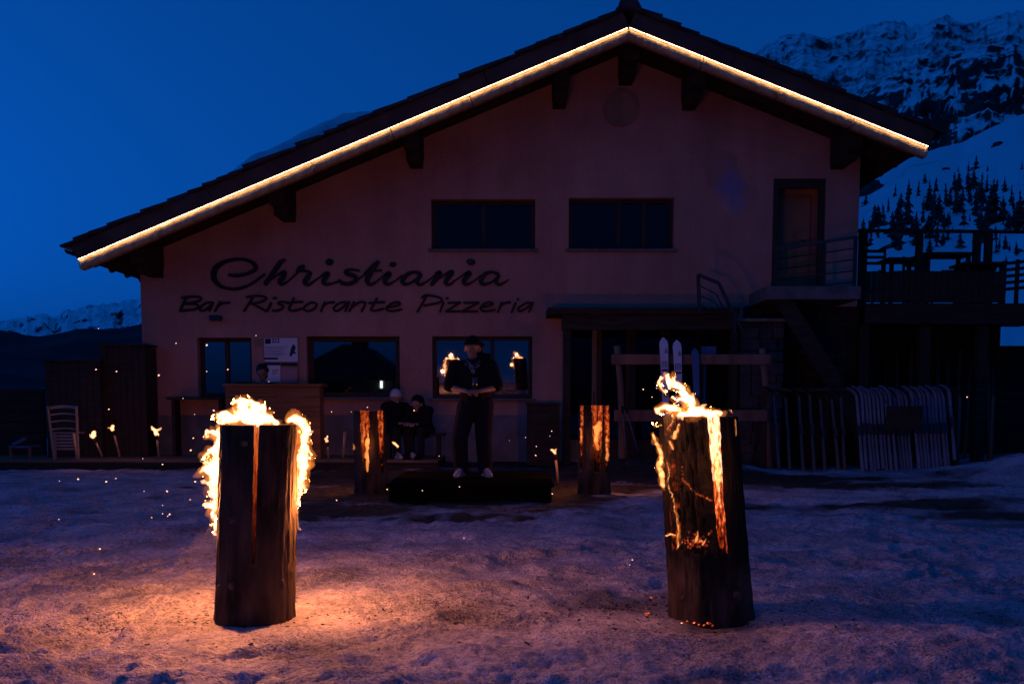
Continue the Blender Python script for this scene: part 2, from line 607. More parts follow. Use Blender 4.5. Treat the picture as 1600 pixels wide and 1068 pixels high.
def glass(name, refl, tintc=(0.006, 0.006, 0.008)):
    m = bpy.data.materials.new(name)
    m.use_nodes = True
    nt = m.node_tree
    nt.nodes.clear()
    out = nt.nodes.new('ShaderNodeOutputMaterial')
    mx = nt.nodes.new('ShaderNodeMixShader')
    d = nt.nodes.new('ShaderNodeBsdfDiffuse')
    d.inputs[0].default_value = (*tintc, 1)
    g = nt.nodes.new('ShaderNodeBsdfGlossy')
    g.inputs['Roughness'].default_value = 0.015
    g.inputs[0].default_value = (1, 1, 1, 1)
    fr = nt.nodes.new('ShaderNodeFresnel')
    fr.inputs[0].default_value = refl
    nt.links.new(fr.outputs[0], mx.inputs[0])
    nt.links.new(d.outputs[0], mx.inputs[1])
    nt.links.new(g.outputs[0], mx.inputs[2])
    nt.links.new(mx.outputs[0], out.inputs[0])
    return m


M['pane'] = glass('window_glass', 2.6)
M['pane_dull'] = glass('screened_glass', 1.35)


def lamp(name, loc, power, size, parent, col=(1.0, 0.305, 0.085)):
    l = bpy.data.lights.new(name, 'POINT')
    l.energy = power
    l.color = col
    l.shadow_soft_size = size
    o = bpy.data.objects.new(name, l)
    COL.objects.link(o)
    if parent is not None:
        o.parent = parent
        o.location = Vector(loc) - world_loc(parent)
    else:
        o.location = loc
    return o


LOGL = gr(399, 977) + Vector((0, 0.185, 0))
LOGL.x = at(399, 977, LOGL.y).x
LOGR = gr(1110, 975) + Vector((0, 0.20, 0))
LOGR.x = at(1110, 975, LOGR.y).x
FEET = ((LOGL.x, LOGL.y), (LOGR.x, LOGR.y))
# ================================================================== the ground
DIRT = [  # x, y, rx, ry, strength: bare muddy ground showing through the packed snow
    (-0.9, 12.9, 2.3, 3.0, 2.2), (-2.4, 14.6, 1.6, 2.0, 1.6), (0.9, 15.0, 2.4, 1.9, 1.8), (-2.0, 11.6, 0.9, 1.0, 1.5), (3.6, 14.4, 2.6, 0.9, 1.3), (4.6, 13.2, 1.7, 0.55, 1.1),
    (4.1, 10.2, 1.3, 0.34, 1.25), (5.4, 9.4, 1.7, 0.36, 1.3), (7.0, 8.7, 1.6, 0.45, 1.1), (4.8, 8.7, 1.8, 0.22, 0.55),
    (2.55, 10.4, 0.45, 0.35, 1.0), (1.9, 12.8, 1.6, 0.45, 0.9), (8.0, 13.2, 0.8, 0.3, 1.0), (7.6, 11.6, 1.2, 0.18, 0.7),
    (0.62, 5.25, 0.42, 0.42, 0.62), (0.95, 4.75, 0.30, 0.25, 0.6), (-0.3, 5.6, 0.5, 0.5, 0.22), (-1.55, 5.0, 0.35, 0.25, 0.25), (-0.3, 5.0, 0.12, 0.1, 0.5),
    (-4.0, 16.6, 4.0, 0.5, 0.9), (3, 17.6, 7, 1.2, 1.3)]


_rf = np.random.default_rng(77)
PRINTS = []
for _k in range(46):
    _x, _y, _a = _rf.uniform(-4.5, 5.0), _rf.uniform(3.9, 9.5), _rf.uniform(-0.9, 0.9) + (math.pi / 2 if _rf.random() < 0.4 else 0)
    for _j in range(int(_rf.integers(3, 9))):
        _s = 0.10 if _j % 2 else -0.10
        _d = _j * 0.36
        PRINTS.append((_x + math.sin(_a) * _d + math.cos(_a) * _s, _y + math.cos(_a) * _d - math.sin(_a) * _s, _a + _rf.normal(0, 0.12), _rf.uniform(0.6, 1.2)))


def prints_z(X, Y):
    z = np.zeros_like(X)
    for (x, y, a, k) in PRINTS:
        m = (np.abs(X - x) < 0.26) & (np.abs(Y - y) < 0.26)
        if not m.any():
            continue
        dx, dy = X[m] - x, Y[m] - y
        l = dx * math.sin(a) + dy * math.cos(a)
        w = dx * math.cos(a) - dy * math.sin(a)
        r = np.sqrt((l / 0.15) ** 2 + (w / (0.055 + 0.012 * np.sign(l))) ** 2)
        z[m] += k * (-0.022 * np.clip(1.25 - r, 0, 1) ** 0.6 + 0.012 * np.exp(-((r - 1.45) / 0.25) ** 2))
    return z


def ground_z(X, Y):
    X, Y = np.asarray(X, float), np.asarray(Y, float)
    near = np.clip((9 - Y) / 5, 0, 1)
    z = 0.05 * (fbm(X * 0.5, Y * 0.5, 3, 3) - 0.5)
    z = z + 0.07 * (fbm(X * 1.9, Y * 2.3, 4, 5) - 0.5)
    z = z + (0.042 + 0.028 * near) * (fbm(X * 6, Y * 7, 5, 8, 0.6) - 0.5)
    z = z + 0.022 * near * (ridged(X * 9, Y * 10, 3, 61) - 0.6) + 0.010 * near * (fbm(X * 26, Y * 26, 2, 67) - 0.5)
    z = z + prints_z(X, Y)
    z = z - 0.03 * np.clip((fbm(X * 3.0, Y * 3.4, 2, 21) - 0.60) * 6, 0, 1)      # trodden hollows
    z = z + 0.24 * np.exp(-((X - 2.3) / 1.5) ** 4 - ((Y - 15.6) / 0.55) ** 2)     # bank swept up before the ski rack
    z = z + 0.5 * np.exp(-((X - 8.7) / 1.7) ** 2 - ((Y - 14.6) / 1.3) ** 2)      # heap at the far right
    z = z + 0.1 * np.exp(-((X - 5.3) / 1.6) ** 2 - ((Y - 10.6) / 0.6) ** 2)
    z = z + 0.05 * np.exp(-((X - 1.6) / 1.0) ** 2 - ((Y - 4.35) / 0.22) ** 2)
    z = z - np.where((Y > 30) & (X < 2), (Y - 30) * 0.35 * np.clip((2 - X) / 8, 0, 1), 0)
    return z


nr, ncol = 620, 600
ys = 2.4 * (70 / 2.4) ** (np.linspace(0, 1, nr))
sx = np.linspace(-1, 1, ncol)
Yg = np.repeat(ys[:, None], ncol, 1)
Xg = sx[None, :] * (0.62 * Yg + 1.6)
Zg = ground_z(Xg, Yg)
for (lx, ly) in FEET:
    k = np.exp(-((Xg - lx) ** 2 + (Yg - ly) ** 2) / 0.22)
    Zg = Zg * (1 - 0.75 * k)
me = grid_mesh('ground', np.stack([Xg, Yg, Zg], -1))
dirt = np.zeros_like(Xg)
wob = fbm(Xg * 1.4, Yg * 1.4, 4, 31) - 0.5
wob2 = fbm(Xg * 6, Yg * 6, 4, 37) - 0.5
for (x, y, rx, ry, st) in DIRT:
    d = np.sqrt(((Xg - x) / rx) ** 2 + ((Yg - y) / ry) ** 2)
    dirt = np.maximum(dirt, st * np.clip(1.35 - d + 1.1 * wob + 0.5 * wob2, 0, 1))
speck = np.clip((fbm(Xg * 17, Yg * 15, 3, 41) - 0.66) * 9, 0, 1)
patchy = np.clip((fbm(Xg * 0.8, Yg * 0.9, 3, 43) - 0.40) * 3.0, 0, 1)
dirt = np.clip(dirt + speck * patchy * 0.55, 0, 1.2)
at_ = me.attributes.new('dirt', 'FLOAT', 'POINT')
at_.data.foreach_set('value', dirt.reshape(-1).astype(np.float32))


def snow_ground():
    m = bpy.data.materials.new('packed_snow')
    m.use_nodes = True
    nt = m.node_tree
    b = nt.nodes['Principled BSDF']
    b.inputs['Roughness'].default_value = 0.75
    b.inputs['Specular IOR Level'].default_value = 0.15
    tc = nt.nodes.new('ShaderNodeTexCoord')
    n = nt.nodes.new('ShaderNodeTexNoise')
    n.inputs['Scale'].default_value = 1.7
    n.inputs['Detail'].default_value = 8
    n.inputs['Roughness'].default_value = 0.65
    nt.links.new(tc.outputs['Object'], n.inputs['Vector'])
    r = nt.nodes.new('ShaderNodeValToRGB')
    r.color_ramp.elements[0].position, r.color_ramp.elements[0].color = 0.34, (0.26, 0.23, 0.27, 1)
    r.color_ramp.elements[1].position, r.color_ramp.elements[1].color = 0.62, (0.56, 0.50, 0.58, 1)
    nt.links.new(n.outputs[0], r.inputs[0])
    n2 = nt.nodes.new('ShaderNodeTexNoise')
    n2.inputs['Scale'].default_value = 30
    n2.inputs['Detail'].default_value = 5
    nt.links.new(tc.outputs['Object'], n2.inputs['Vector'])
    r2 = nt.nodes.new('ShaderNodeValToRGB')
    r2.color_ramp.elements[0].position, r2.color_ramp.elements[0].color = 0.36, (0.60, 0.58, 0.59, 1)
    r2.color_ramp.elements[1].position, r2.color_ramp.elements[1].color = 0.56, (1, 1, 1, 1)
    nt.links.new(n2.outputs[0], r2.inputs[0])
    mu = nt.nodes.new('ShaderNodeMix')
    mu.data_type, mu.blend_type = 'RGBA', 'MULTIPLY'
    mu.inputs[0].default_value = 1
    nt.links.new(r.outputs[0], mu.inputs[6])
    nt.links.new(r2.outputs[0], mu.inputs[7])
    # grit: small dark specks, thick in some places and thin in others
    n5 = nt.nodes.new('ShaderNodeTexNoise')
    n5.inputs['Scale'].default_value = 85
    n5.inputs['Detail'].default_value = 3
    nt.links.new(tc.outputs['Object'], n5.inputs['Vector'])
    n6 = nt.nodes.new('ShaderNodeTexNoise')
    n6.inputs['Scale'].default_value = 1.3
    n6.inputs['Detail'].default_value = 5
    nt.links.new(tc.outputs['Object'], n6.inputs['Vector'])
    m5 = nt.nodes.new('ShaderNodeMath')
    m5.operation = 'MULTIPLY_ADD'
    m5.inputs[1].default_value = 0.55
    nt.links.new(n6.outputs[0], m5.inputs[0])
    nt.links.new(n5.outputs[0], m5.inputs[2])
    r5 = nt.nodes.new('ShaderNodeMapRange')
    r5.inputs[1].default_value, r5.inputs[2].default_value, r5.inputs[3].default_value, r5.inputs[4].default_value = 0.80, 0.95, 1.0, 0.35
    nt.links.new(m5.outputs[0], r5.inputs[0])
    mu5 = nt.nodes.new('ShaderNodeMix')
    mu5.data_type, mu5.blend_type = 'RGBA', 'MULTIPLY'
    mu5.inputs[0].default_value = 1
    nt.links.new(mu.outputs[2], mu5.inputs[6])
    nt.links.new(r5.outputs[0], mu5.inputs[7])
    mu = mu5
    a = nt.nodes.new('ShaderNodeAttribute')
    a.attribute_name = 'dirt'
    cl = nt.nodes.new('ShaderNodeMapRange')
    cl.inputs[1].default_value, cl.inputs[2].default_value = 0.12, 0.85
    nt.links.new(a.outputs['Fac'], cl.inputs[0])
    n3 = nt.nodes.new('ShaderNodeTexNoise')
    n3.inputs['Scale'].default_value = 9
    n3.inputs['Detail'].default_value = 6
    nt.links.new(tc.outputs['Object'], n3.inputs['Vector'])
    r3 = nt.nodes.new('ShaderNodeValToRGB')
    r3.color_ramp.elements[0].position, r3.color_ramp.elements[0].color = 0.35, (0.018, 0.013, 0.01, 1)
    r3.color_ramp.elements[1].position, r3.color_ramp.elements[1].color = 0.7, (0.06, 0.045, 0.036, 1)
    nt.links.new(n3.outputs[0], r3.inputs[0])
    mx = nt.nodes.new('ShaderNodeMix')
    mx.data_type = 'RGBA'
    nt.links.new(cl.outputs[0], mx.inputs[0])
    nt.links.new(mu.outputs[2], mx.inputs[6])
    nt.links.new(r3.outputs[0], mx.inputs[7])
    nt.links.new(mx.outputs[2], b.inputs['Base Color'])
    bn = nt.nodes.new('ShaderNodeTexNoise')
    bn.inputs['Scale'].default_value = 70
    bn.inputs['Detail'].default_value = 6
    nt.links.new(tc.outputs['Object'], bn.inputs['Vector'])
    bp = nt.nodes.new('ShaderNodeBump')
    bp.inputs['Strength'].default_value = 0.9
    bp.inputs['Distance'].default_value = 0.02
    nt.links.new(bn.outputs[0], bp.inputs['Height'])
    nt.links.new(bp.outputs[0], b.inputs['Normal'])
    return m


M['ground'] = snow_ground()
g = link('ground', me, M['ground'])
tag(g, kind='structure')
# the same yard behind the camera and to both sides
P = np.zeros((60, 90, 3))
yy = np.linspace(-70, 2.41, 60)
xx = np.linspace(-60, 60, 90)
P[..., 0], P[..., 1] = xx[None, :], yy[:, None]
P[..., 2] = 0.06 * (fbm(P[..., 0], P[..., 1], 3, 5) - 0.5) - 0.03
tag(link('snow_yard', grid_mesh('snow_yard', P), M['snow_clean']), kind='structure')


# ================================================================== mountains
def terrain_mat(name, snow, rock, rock_amount, scale, stretch=(1, 1, 1), rot=(0, 0, 0), slope=0.5, soft=0.10, nscale2=5.0):
    """snow lies where the ground is flatter, rock shows on steep faces and along noisy bands"""
    m = bpy.data.materials.new(name)
    m.use_nodes = True
    nt = m.node_tree
    b = nt.nodes['Principled BSDF']
    b.inputs['Roughness'].default_value = 0.9
    b.inputs['Specular IOR Level'].default_value = 0.05
    tc = nt.nodes.new('ShaderNodeTexCoord')
    mp = nt.nodes.new('ShaderNodeMapping')
    mp.inputs['Scale'].default_value = stretch
    mp.inputs['Rotation'].default_value = rot
    nt.links.new(tc.outputs['Object'], mp.inputs[0])
    n = nt.nodes.new('ShaderNodeTexNoise')
    n.inputs['Scale'].default_value = scale
    n.inputs['Detail'].default_value = 9
    n.inputs['Roughness'].default_value = 0.68
    nt.links.new(mp.outputs[0], n.inputs['Vector'])
    ge = nt.nodes.new('ShaderNodeNewGeometry')
    sp = nt.nodes.new('ShaderNodeSeparateXYZ')
    nt.links.new(ge.outputs['Normal'], sp.inputs[0])
    ml = nt.nodes.new('ShaderNodeMath')
    ml.operation = 'MULTIPLY'
    ml.inputs[1].default_value = -slope
    nt.links.new(sp.outputs[2], ml.inputs[0])
    ad = nt.nodes.new('ShaderNodeMath')
    nt.links.new(n.outputs[0], ad.inputs[0])
    nt.links.new(ml.outputs[0], ad.inputs[1])
    mr = nt.nodes.new('ShaderNodeMapRange')
    mr.inputs[1].default_value = rock_amount - soft
    mr.inputs[2].default_value = rock_amount + soft
    nt.links.new(ad.outputs[0], mr.inputs[0])
    n2 = nt.nodes.new('ShaderNodeTexNoise')
    n2.inputs['Scale'].default_value = scale * nscale2
    n2.inputs['Detail'].default_value = 6
    nt.links.new(mp.outputs[0], n2.inputs['Vector'])
    r = nt.nodes.new('ShaderNodeValToRGB')
    r.color_ramp.elements[0].position, r.color_ramp.elements[0].color = 0.35, (*[c * 0.5 for c in rock], 1)
    r.color_ramp.elements[1].position, r.color_ramp.elements[1].color = 0.65, (*rock, 1)
    nt.links.new(n2.outputs[0], r.inputs[0])
    mx = nt.nodes.new('ShaderNodeMix')
    mx.data_type = 'RGBA'
    nt.links.new(mr.outputs[0], mx.inputs[0])
    mx.inputs[6].default_value = (*snow, 1)
    nt.links.new(r.outputs[0], mx.inputs[7])
    nt.links.new(mx.outputs[2], b.inputs['Base Color'])
    return m


def terrain(name, prof, u0, u1, nu, d0, d1, nd, vbase, m, power=0.8, jag=6.0, rough=10.0, seed=0, back=0.5, freq=0.02):
    """hillside from depth d0 (at picture row vbase) up to the ridge at depth d1, then falling away behind it"""
    us = np.linspace(u0, u1, nu)
    vt = np.interp(us, [p[0] for p in prof], [p[1] for p in prof])
    vt = vt - jag * (ridged(us * freq, us * 0 + seed, 7, seed) - 0.62) * 2
    nb = nd // 4
    P = np.zeros((nd + nb, nu, 3))
    for i in range(nd + nb):
        if i < nd:
            t = i / (nd - 1)
            d = d0 * (d1 / d0) ** t
            v = vbase + (vt - vbase) * t ** power
            amp = rough * min(1, 4 * t) * min(1, (1 - t) * 5 + 0.05)
            v = v - amp * (ridged(us * freq * 0.6 + 3, us * 0 + t * 9, 7, seed + 3) - 0.6) * 2
            dd = d * (1 + 0.10 * (fbm(us * freq * 0.8, us * 0 + t * 6, 4, seed + 9) - 0.5))
            for_z = v
            dy = (PV - for_z) / F
            yv = math.cos(TH) + dy * math.sin(TH)
            k = dd / yv
            P[i, :, 0] = (us - 800) / F * k
            P[i, :, 1] = dd
            P[i, :, 2] = CAMH + k * (-math.sin(TH) + dy * math.cos(TH))
        else:
            t = (i - nd + 1) / nb
            top = P[nd - 1]
            P[i, :, 0] = top[:, 0] * (1 + 0.25 * t)
            P[i, :, 1] = top[:, 1] * (1 + 0.5 * t)
            P[i, :, 2] = top[:, 2] * (1 - back * t)
    o = link(name, grid_mesh(name, P), m)
    return tag(o, kind='structure')


M['peak'] = terrain_mat('peak_snow_rock', (0.9, 0.91, 0.94), (0.13, 0.13, 0.14), 0.265, 0.016, (0.45, 0.8, 2.6), (0, R(24), 0), 0.40, 0.12)
M['crag'] = terrain_mat('crag_rock_snow', (0.85, 0.86, 0.9), (0.06, 0.046, 0.05), -0.105, 0.008, (1, 1, 1.2), (0, R(20), 0), 0.72, 0.045)
M['slope'] = terrain_mat('slope_snow', (0.72, 0.74, 0.8), (0.06, 0.05, 0.05), 0.33, 0.022, (1, 1, 1), (0, 0, 0), 0.42, 0.10)
M['far_peak'] = terrain_mat('far_peak_snow', (0.92, 0.92, 0.95), (0.12, 0.12, 0.16), 0.245, 0.0034, (1, 1, 1.6), (0, R(20), 0), 0.5, 0.08)
M['far_forest'] = mat('far_forest', (0.07, 0.07, 0.08), (0.045, 0.045, 0.05), 0.002, 0.95, spec=0.0)

HILL = [(900, 380), (1150, 335), (1340, 282), (1420, 245), (1500, 222), (1550, 197), (1600, 178), (1900, 120), (2300, 90)]
CRAG = [(900, 300), (1200, 225), (1300, 168), (1355, 150), (1388, 120), (1430, 113), (1470, 98), (1500, 80), (1540, 68), (1600, 74), (1750, 60), (2300, 40)]
PEAK = [(900, 190), (1150, 96), (1195, 73), (1215, 61), (1240, 53), (1265, 50), (1290, 56), (1320, 52), (1370, 38), (1395, 29), (1410, 34), (1425, 42), (1450, 36), (1472, 24), (1480, 18),
        (1490, 28), (1502, 40), (1530, 28), (1560, 20), (1590, 16), (1620, 20), (1800, -10), (2300, 60)]
FARP = [(-700, 515), (-200, 505), (0, 498), (20, 496), (40, 493), (62, 489), (85, 491), (108, 482), (128, 480), (152, 473), (165, 477), (186, 471), (200, 467), (212, 469), (222, 462), (300, 450), (600, 440), (1300, 420)]
FORE = [(-700, 545), (-200, 525), (0, 513), (30, 520), (60, 524), (90, 521), (120, 514), (140, 512), (160, 514), (190, 512), (222, 505), (300, 500), (600, 490), (1300, 480)]
H0, H1, HB, HP = 45.0, 600.0, 650.0, 0.8
hill = terrain('hill', HILL, 900, 2300, 320, H0, H1, 110, HB, M['slope'], HP, 3, 7, 4)
terrain('crag', CRAG, 900, 2300, 460, 700, 1500, 130, 400, M['crag'], 0.75, 8, 24, 12, freq=0.03)
terrain('mountain', PEAK, 900, 2300, 560, 1900, 3300, 150, 330, M['peak'], 0.8, 7, 13, 23, freq=0.045)
terrain('far_mountain', FARP, -700, 1300, 900, 7500, 12000, 90, 600, M['far_peak'], 0.8, 6, 13, 31, 0.3, 0.06)
terrain('far_hills', FORE, -700, 1300, 260, 1500, 6500, 60, 800, M['far_forest'], 0.7, 3, 4, 42, 0.3, 0.02)


def hill_at(u, v):
    vt = np.interp(u, [p[0] for p in HILL], [p[1] for p in HILL])
    t = max(0.0, min(1.0, ((v - HB) / (vt - HB)))) ** (1 / HP)
    return at(u, v, H0 * (H1 / H0) ** t)


# ------------------------------------------------------------------ conifers on the slope
def conifer_meshes(seed, slim):
    rnd = random.Random(seed)
    t = MB()
    t.tube([(0, 0, -0.06), (0, 0, 0.5), (0, 0, 0.97)], [0.018, 0.012, 0.003], 6)
    tm = t.mesh('trunk')
    c = MB()
    n = 26
    for i in range(n):
        f = i / (n - 1)
        z = 0.10 + 0.88 * f
        r = slim * (1 - f) ** 0.85 * rnd.uniform(0.45, 1.3) * (1 + 0.3 * math.sin(f * 17 + seed)) + 0.012
        k = rnd.randint(6, 9)
        a0 = rnd.uniform(0, 6.28)
        for j in range(k):
            a = a0 + 6.283 * j / k + rnd.uniform(-0.25, 0.25)
            if rnd.random() < 0.24:
                continue
            rr = r * rnd.uniform(0.45, 1.35)
            d = Vector((math.cos(a), math.sin(a), 0))
            s = Vector((-d.y, d.x, 0))
            tip = d * rr + Vector((0, 0, z - rr * rnd.uniform(0.25, 0.6)))
            up = Vector((0, 0, z + 0.03))
            w = rr * 0.42
            mid = d * rr * 0.55
            c.add([up, mid + s * w + Vector((0, 0, z - rr * 0.22)), tip, mid - s * w + Vector((0, 0, z - rr * 0.22)), mid + Vector((0, 0, z - 0.02 - rr * 0.45))],
                  [(0, 1, 2), (0, 2, 3), (4, 2, 1), (4, 3, 2)])
    return tm, c.mesh('crown')


conif = []
for sd, sl in ((1, 0.17), (2, 0.24), (3, 0.11), (4, 0.20), (5, 0.14), (6, 0.27)):
    tm, cm = conifer_meshes(sd, sl)
    tm.materials.append(M['trunk'])
    cm.materials.append(M['needles'])
    conif.append((tm, cm))
rt = random.Random(5)
TREES = [(1418, 352, 70), (1402, 388, 78), (1453, 376, 92), (1452, 332, 52), (1434, 312, 30), (1466, 346, 42), (1491, 297, 28), (1525, 262, 20), (1511, 287, 36), (1521, 296, 34), (1531, 318, 48), (1548, 352, 72),
         (1540, 366, 52), (1557, 296, 18), (1580, 322, 34), (1592, 362, 64), (1597, 266, 16), (1366, 348, 30), (1382, 352, 36), (1352, 322, 20), (1398, 312, 25), (1475, 358, 26), (1483, 352, 22), (1524, 336, 26),
         (1506, 352, 30), (1568, 348, 42), (1602, 332, 50), (1570, 302, 26), (1541, 302, 30), (1445, 290, 20), (1463, 300, 24), (1348, 370, 30), (1372, 372, 32), (1430, 372, 42), (1442, 350, 40), (1500, 330, 28),
         (1556, 330, 34), (1585, 350, 30), (1610, 360, 60), (1515, 318, 22), (1480, 376, 26), (1532, 380, 40), (1556, 376, 26), (1500, 385, 24), (1350, 300, 18), (1543, 268, 10), (1497, 268, 9), (1408, 330, 30), (1388, 335, 26)]
for (cu, cv, n_) in ((1410, 372, 10), (1455, 352, 12), (1476, 322, 6), (1540, 345, 12), (1590, 345, 12), (1360, 366, 7), (1514, 308, 8), (1570, 385, 9), (1440, 392, 8), (1630, 340, 6)):
    for k in range(n_):
        TREES.append((rt.gauss(cu, 13), min(408, rt.gauss(cv, 11)), rt.uniform(10, 36)))
for i, (u, v, h) in enumerate(TREES):
    p = hill_at(u, v)
    hm = h * p.y / F
    w = ('slender dark conifer', 'broad dark spruce', 'thin straggly larch')[i % 3]
    w += ' high on the open snow slope' if v < 325 else ' in the tree belt low on the slope' if v < 365 else ' at the slope foot above the terrace'
    w += ', nearest the chalet corner' if u < 1400 else ', behind the long terrace table' if u < 1520 else ', towards the right edge'
    q = thing('conifer_tree', w, 'tree', p - Vector((0, 0, 0.02 * hm)), 'conifers scattered over the snow slope')
    q.scale = (hm * rt.uniform(0.85, 1.25),) * 2 + (hm,)
    q.rotation_euler = (rt.gauss(0, 0.03), rt.gauss(0, 0.04), rt.uniform(0, 6.28))
    tm, cm = conif[i % 3 + 3 * (i // 3 % 2)]
    for nm, mm in (('trunk', tm), ('crown', cm)):
        o = bpy.data.objects.new(nm, mm)
        COL.objects.link(o)
        o.parent = q


def rock(name, label, c, r, seed, m):
    bm = bmesh.new()
    bmesh.ops.create_icosphere(bm, subdivisions=4, radius=1)
    for v in bm.verts:
        n = mnoise.noise(v.co * 1.3 + Vector((seed, 0, 0))) * 0.5 + mnoise.noise(v.co * 3.5 + Vector((0, seed, 0))) * 0.18 + mnoise.noise(v.co * 9 + Vector((0, seed, 0))) * 0.07
        v.co = Vector((v.co.x * r[0], v.co.y * r[1], v.co.z * r[2])) * (1 + n)
    me = bpy.data.meshes.new(name)
    bm.to_mesh(me)
    bm.free()
    me.materials.append(m)
    o = bpy.data.objects.new(name, me)
    COL.objects.link(o)
    o.location = c
    return tag(o, label, 'boulder')


p = hill_at(1362, 300)
rock('boulder', 'big dark boulder on the snow slope just beyond the chalet corner', p + Vector((0, 0, 0.2)), (24 * p.y / F, 20 * p.y / F, 16 * p.y / F), 3, M['rock'])
for (u, v, s, lab) in ((1478, 266, 6, 'small round boulder alone in open snow above the conifers'), (1593, 394, 6, 'small dark boulder in flat snow beyond the terrace rail'), (1560, 228, 9, 'low flat boulder near the top of the snow slope')):
    p = hill_at(u, v)
    rock('boulder', lab, p, (s * p.y / F, s * p.y / F, 0.7 * s * p.y / F), s + v, M['rock'])

# ================================================================== the chalet
YB, YR, DEPTH = 18.5, 17.15, 12.5
chalet = thing('chalet', 'wide alpine chalet with salmon plaster front and lamp lined gable roof', 'building', (0, YB, 0))


def wx(u): return at(u, 500, YB).x
def wz(v, u=800): return at(u, v, YB).z


apex, tipL, tipR = at(983, 42, YR), at(120, 405, YR), at(1453, 229, YR)


def roof_z(x, lift=0.0):
    a, b = (tipL, apex) if x < apex.x else (apex, tipR)
    return a.z + (b.z - a.z) * (x - a.x) / (b.x - a.x) + lift


XL, XR = wx(221), wx(1337)
openings = {  # x0, x1, z0, z1
    'upL': (wx(675), wx(836), wz(389), wz(311)), 'upR': (wx(888), wx(1051), wz(389), wz(309)),
    'door': (wx(1204), wx(1285), wz(458), wz(279)),
    'w1': (wx(307), wx(392), wz(620), wz(527)), 'w2': (wx(478), wx(624), wz(620), wz(525)), 'w3': (wx(675), wx(832), wz(622), wz(525)),
    'porch': (wx(880), wx(1150), 0.05, wz(492))}
mb = MB()
xs = sorted(set([XL, XR, apex.x] + [o[0] for o in openings.values()] + [o[1] for o in openings.values()]))
for a, b in zip(xs[:-1], xs[1:]):
    zs = [-0.3]
    for o in sorted(openings.values(), key=lambda o: o[2]):
        if o[0] <= a + 1e-6 and o[1] >= b - 1e-6:
            mb.add([(a, YB, zs[-1]), (b, YB, zs[-1]), (b, YB, o[2]), (a, YB, o[2])], [(0, 1, 2, 3)])
            zs.append(o[3])
    mb.add([(a, YB, zs[-1]), (b, YB, zs[-1]), (b, YB, roof_z(b)), (a, YB, roof_z(a))], [(0, 1, 2, 3)])
for (a, b, c, d) in openings.values():   # reveals
    y2 = YB + 0.3
    mb.add([(a, YB, c), (a, y2, c), (a, y2, d), (a, YB, d)], [(0, 1, 2, 3)])
    mb.add([(b, YB, c), (b, y2, c), (b, y2, d), (b, YB, d)], [(0, 1, 2, 3)])
    mb.add([(a, YB, d), (a, y2, d), (b, y2, d), (b, YB, d)], [(0, 1, 2, 3)])
    mb.add([(a, YB, c), (a, y2, c), (b, y2, c), (b, YB, c)], [(0, 1, 2, 3)])
for x in (XL, XR):
    mb.add([(x, YB, -0.3), (x, YB + DEPTH, -0.3), (x, YB + DEPTH, roof_z(x)), (x, YB, roof_z(x))], [(0, 1, 2, 3)])
mb.add([(XL, YB + DEPTH, -0.3), (XR, YB + DEPTH, -0.3), (XR, YB + DEPTH, roof_z(XR)), (apex.x, YB + DEPTH, apex.z), (XL, YB + DEPTH, roof_z(XL))], [(0, 1, 2, 3, 4)])
me = mb.mesh('wall')
wall = link('wall', me, M['plaster'], chalet)
# rendered plinth, 3 cm proud
mb = MB()
mb.box((XL - 0.03, YB - 0.035, -0.3), (wx(878), YB - 0.001, wz(648)))
mb.build('plinth', M['plinth'], chalet)

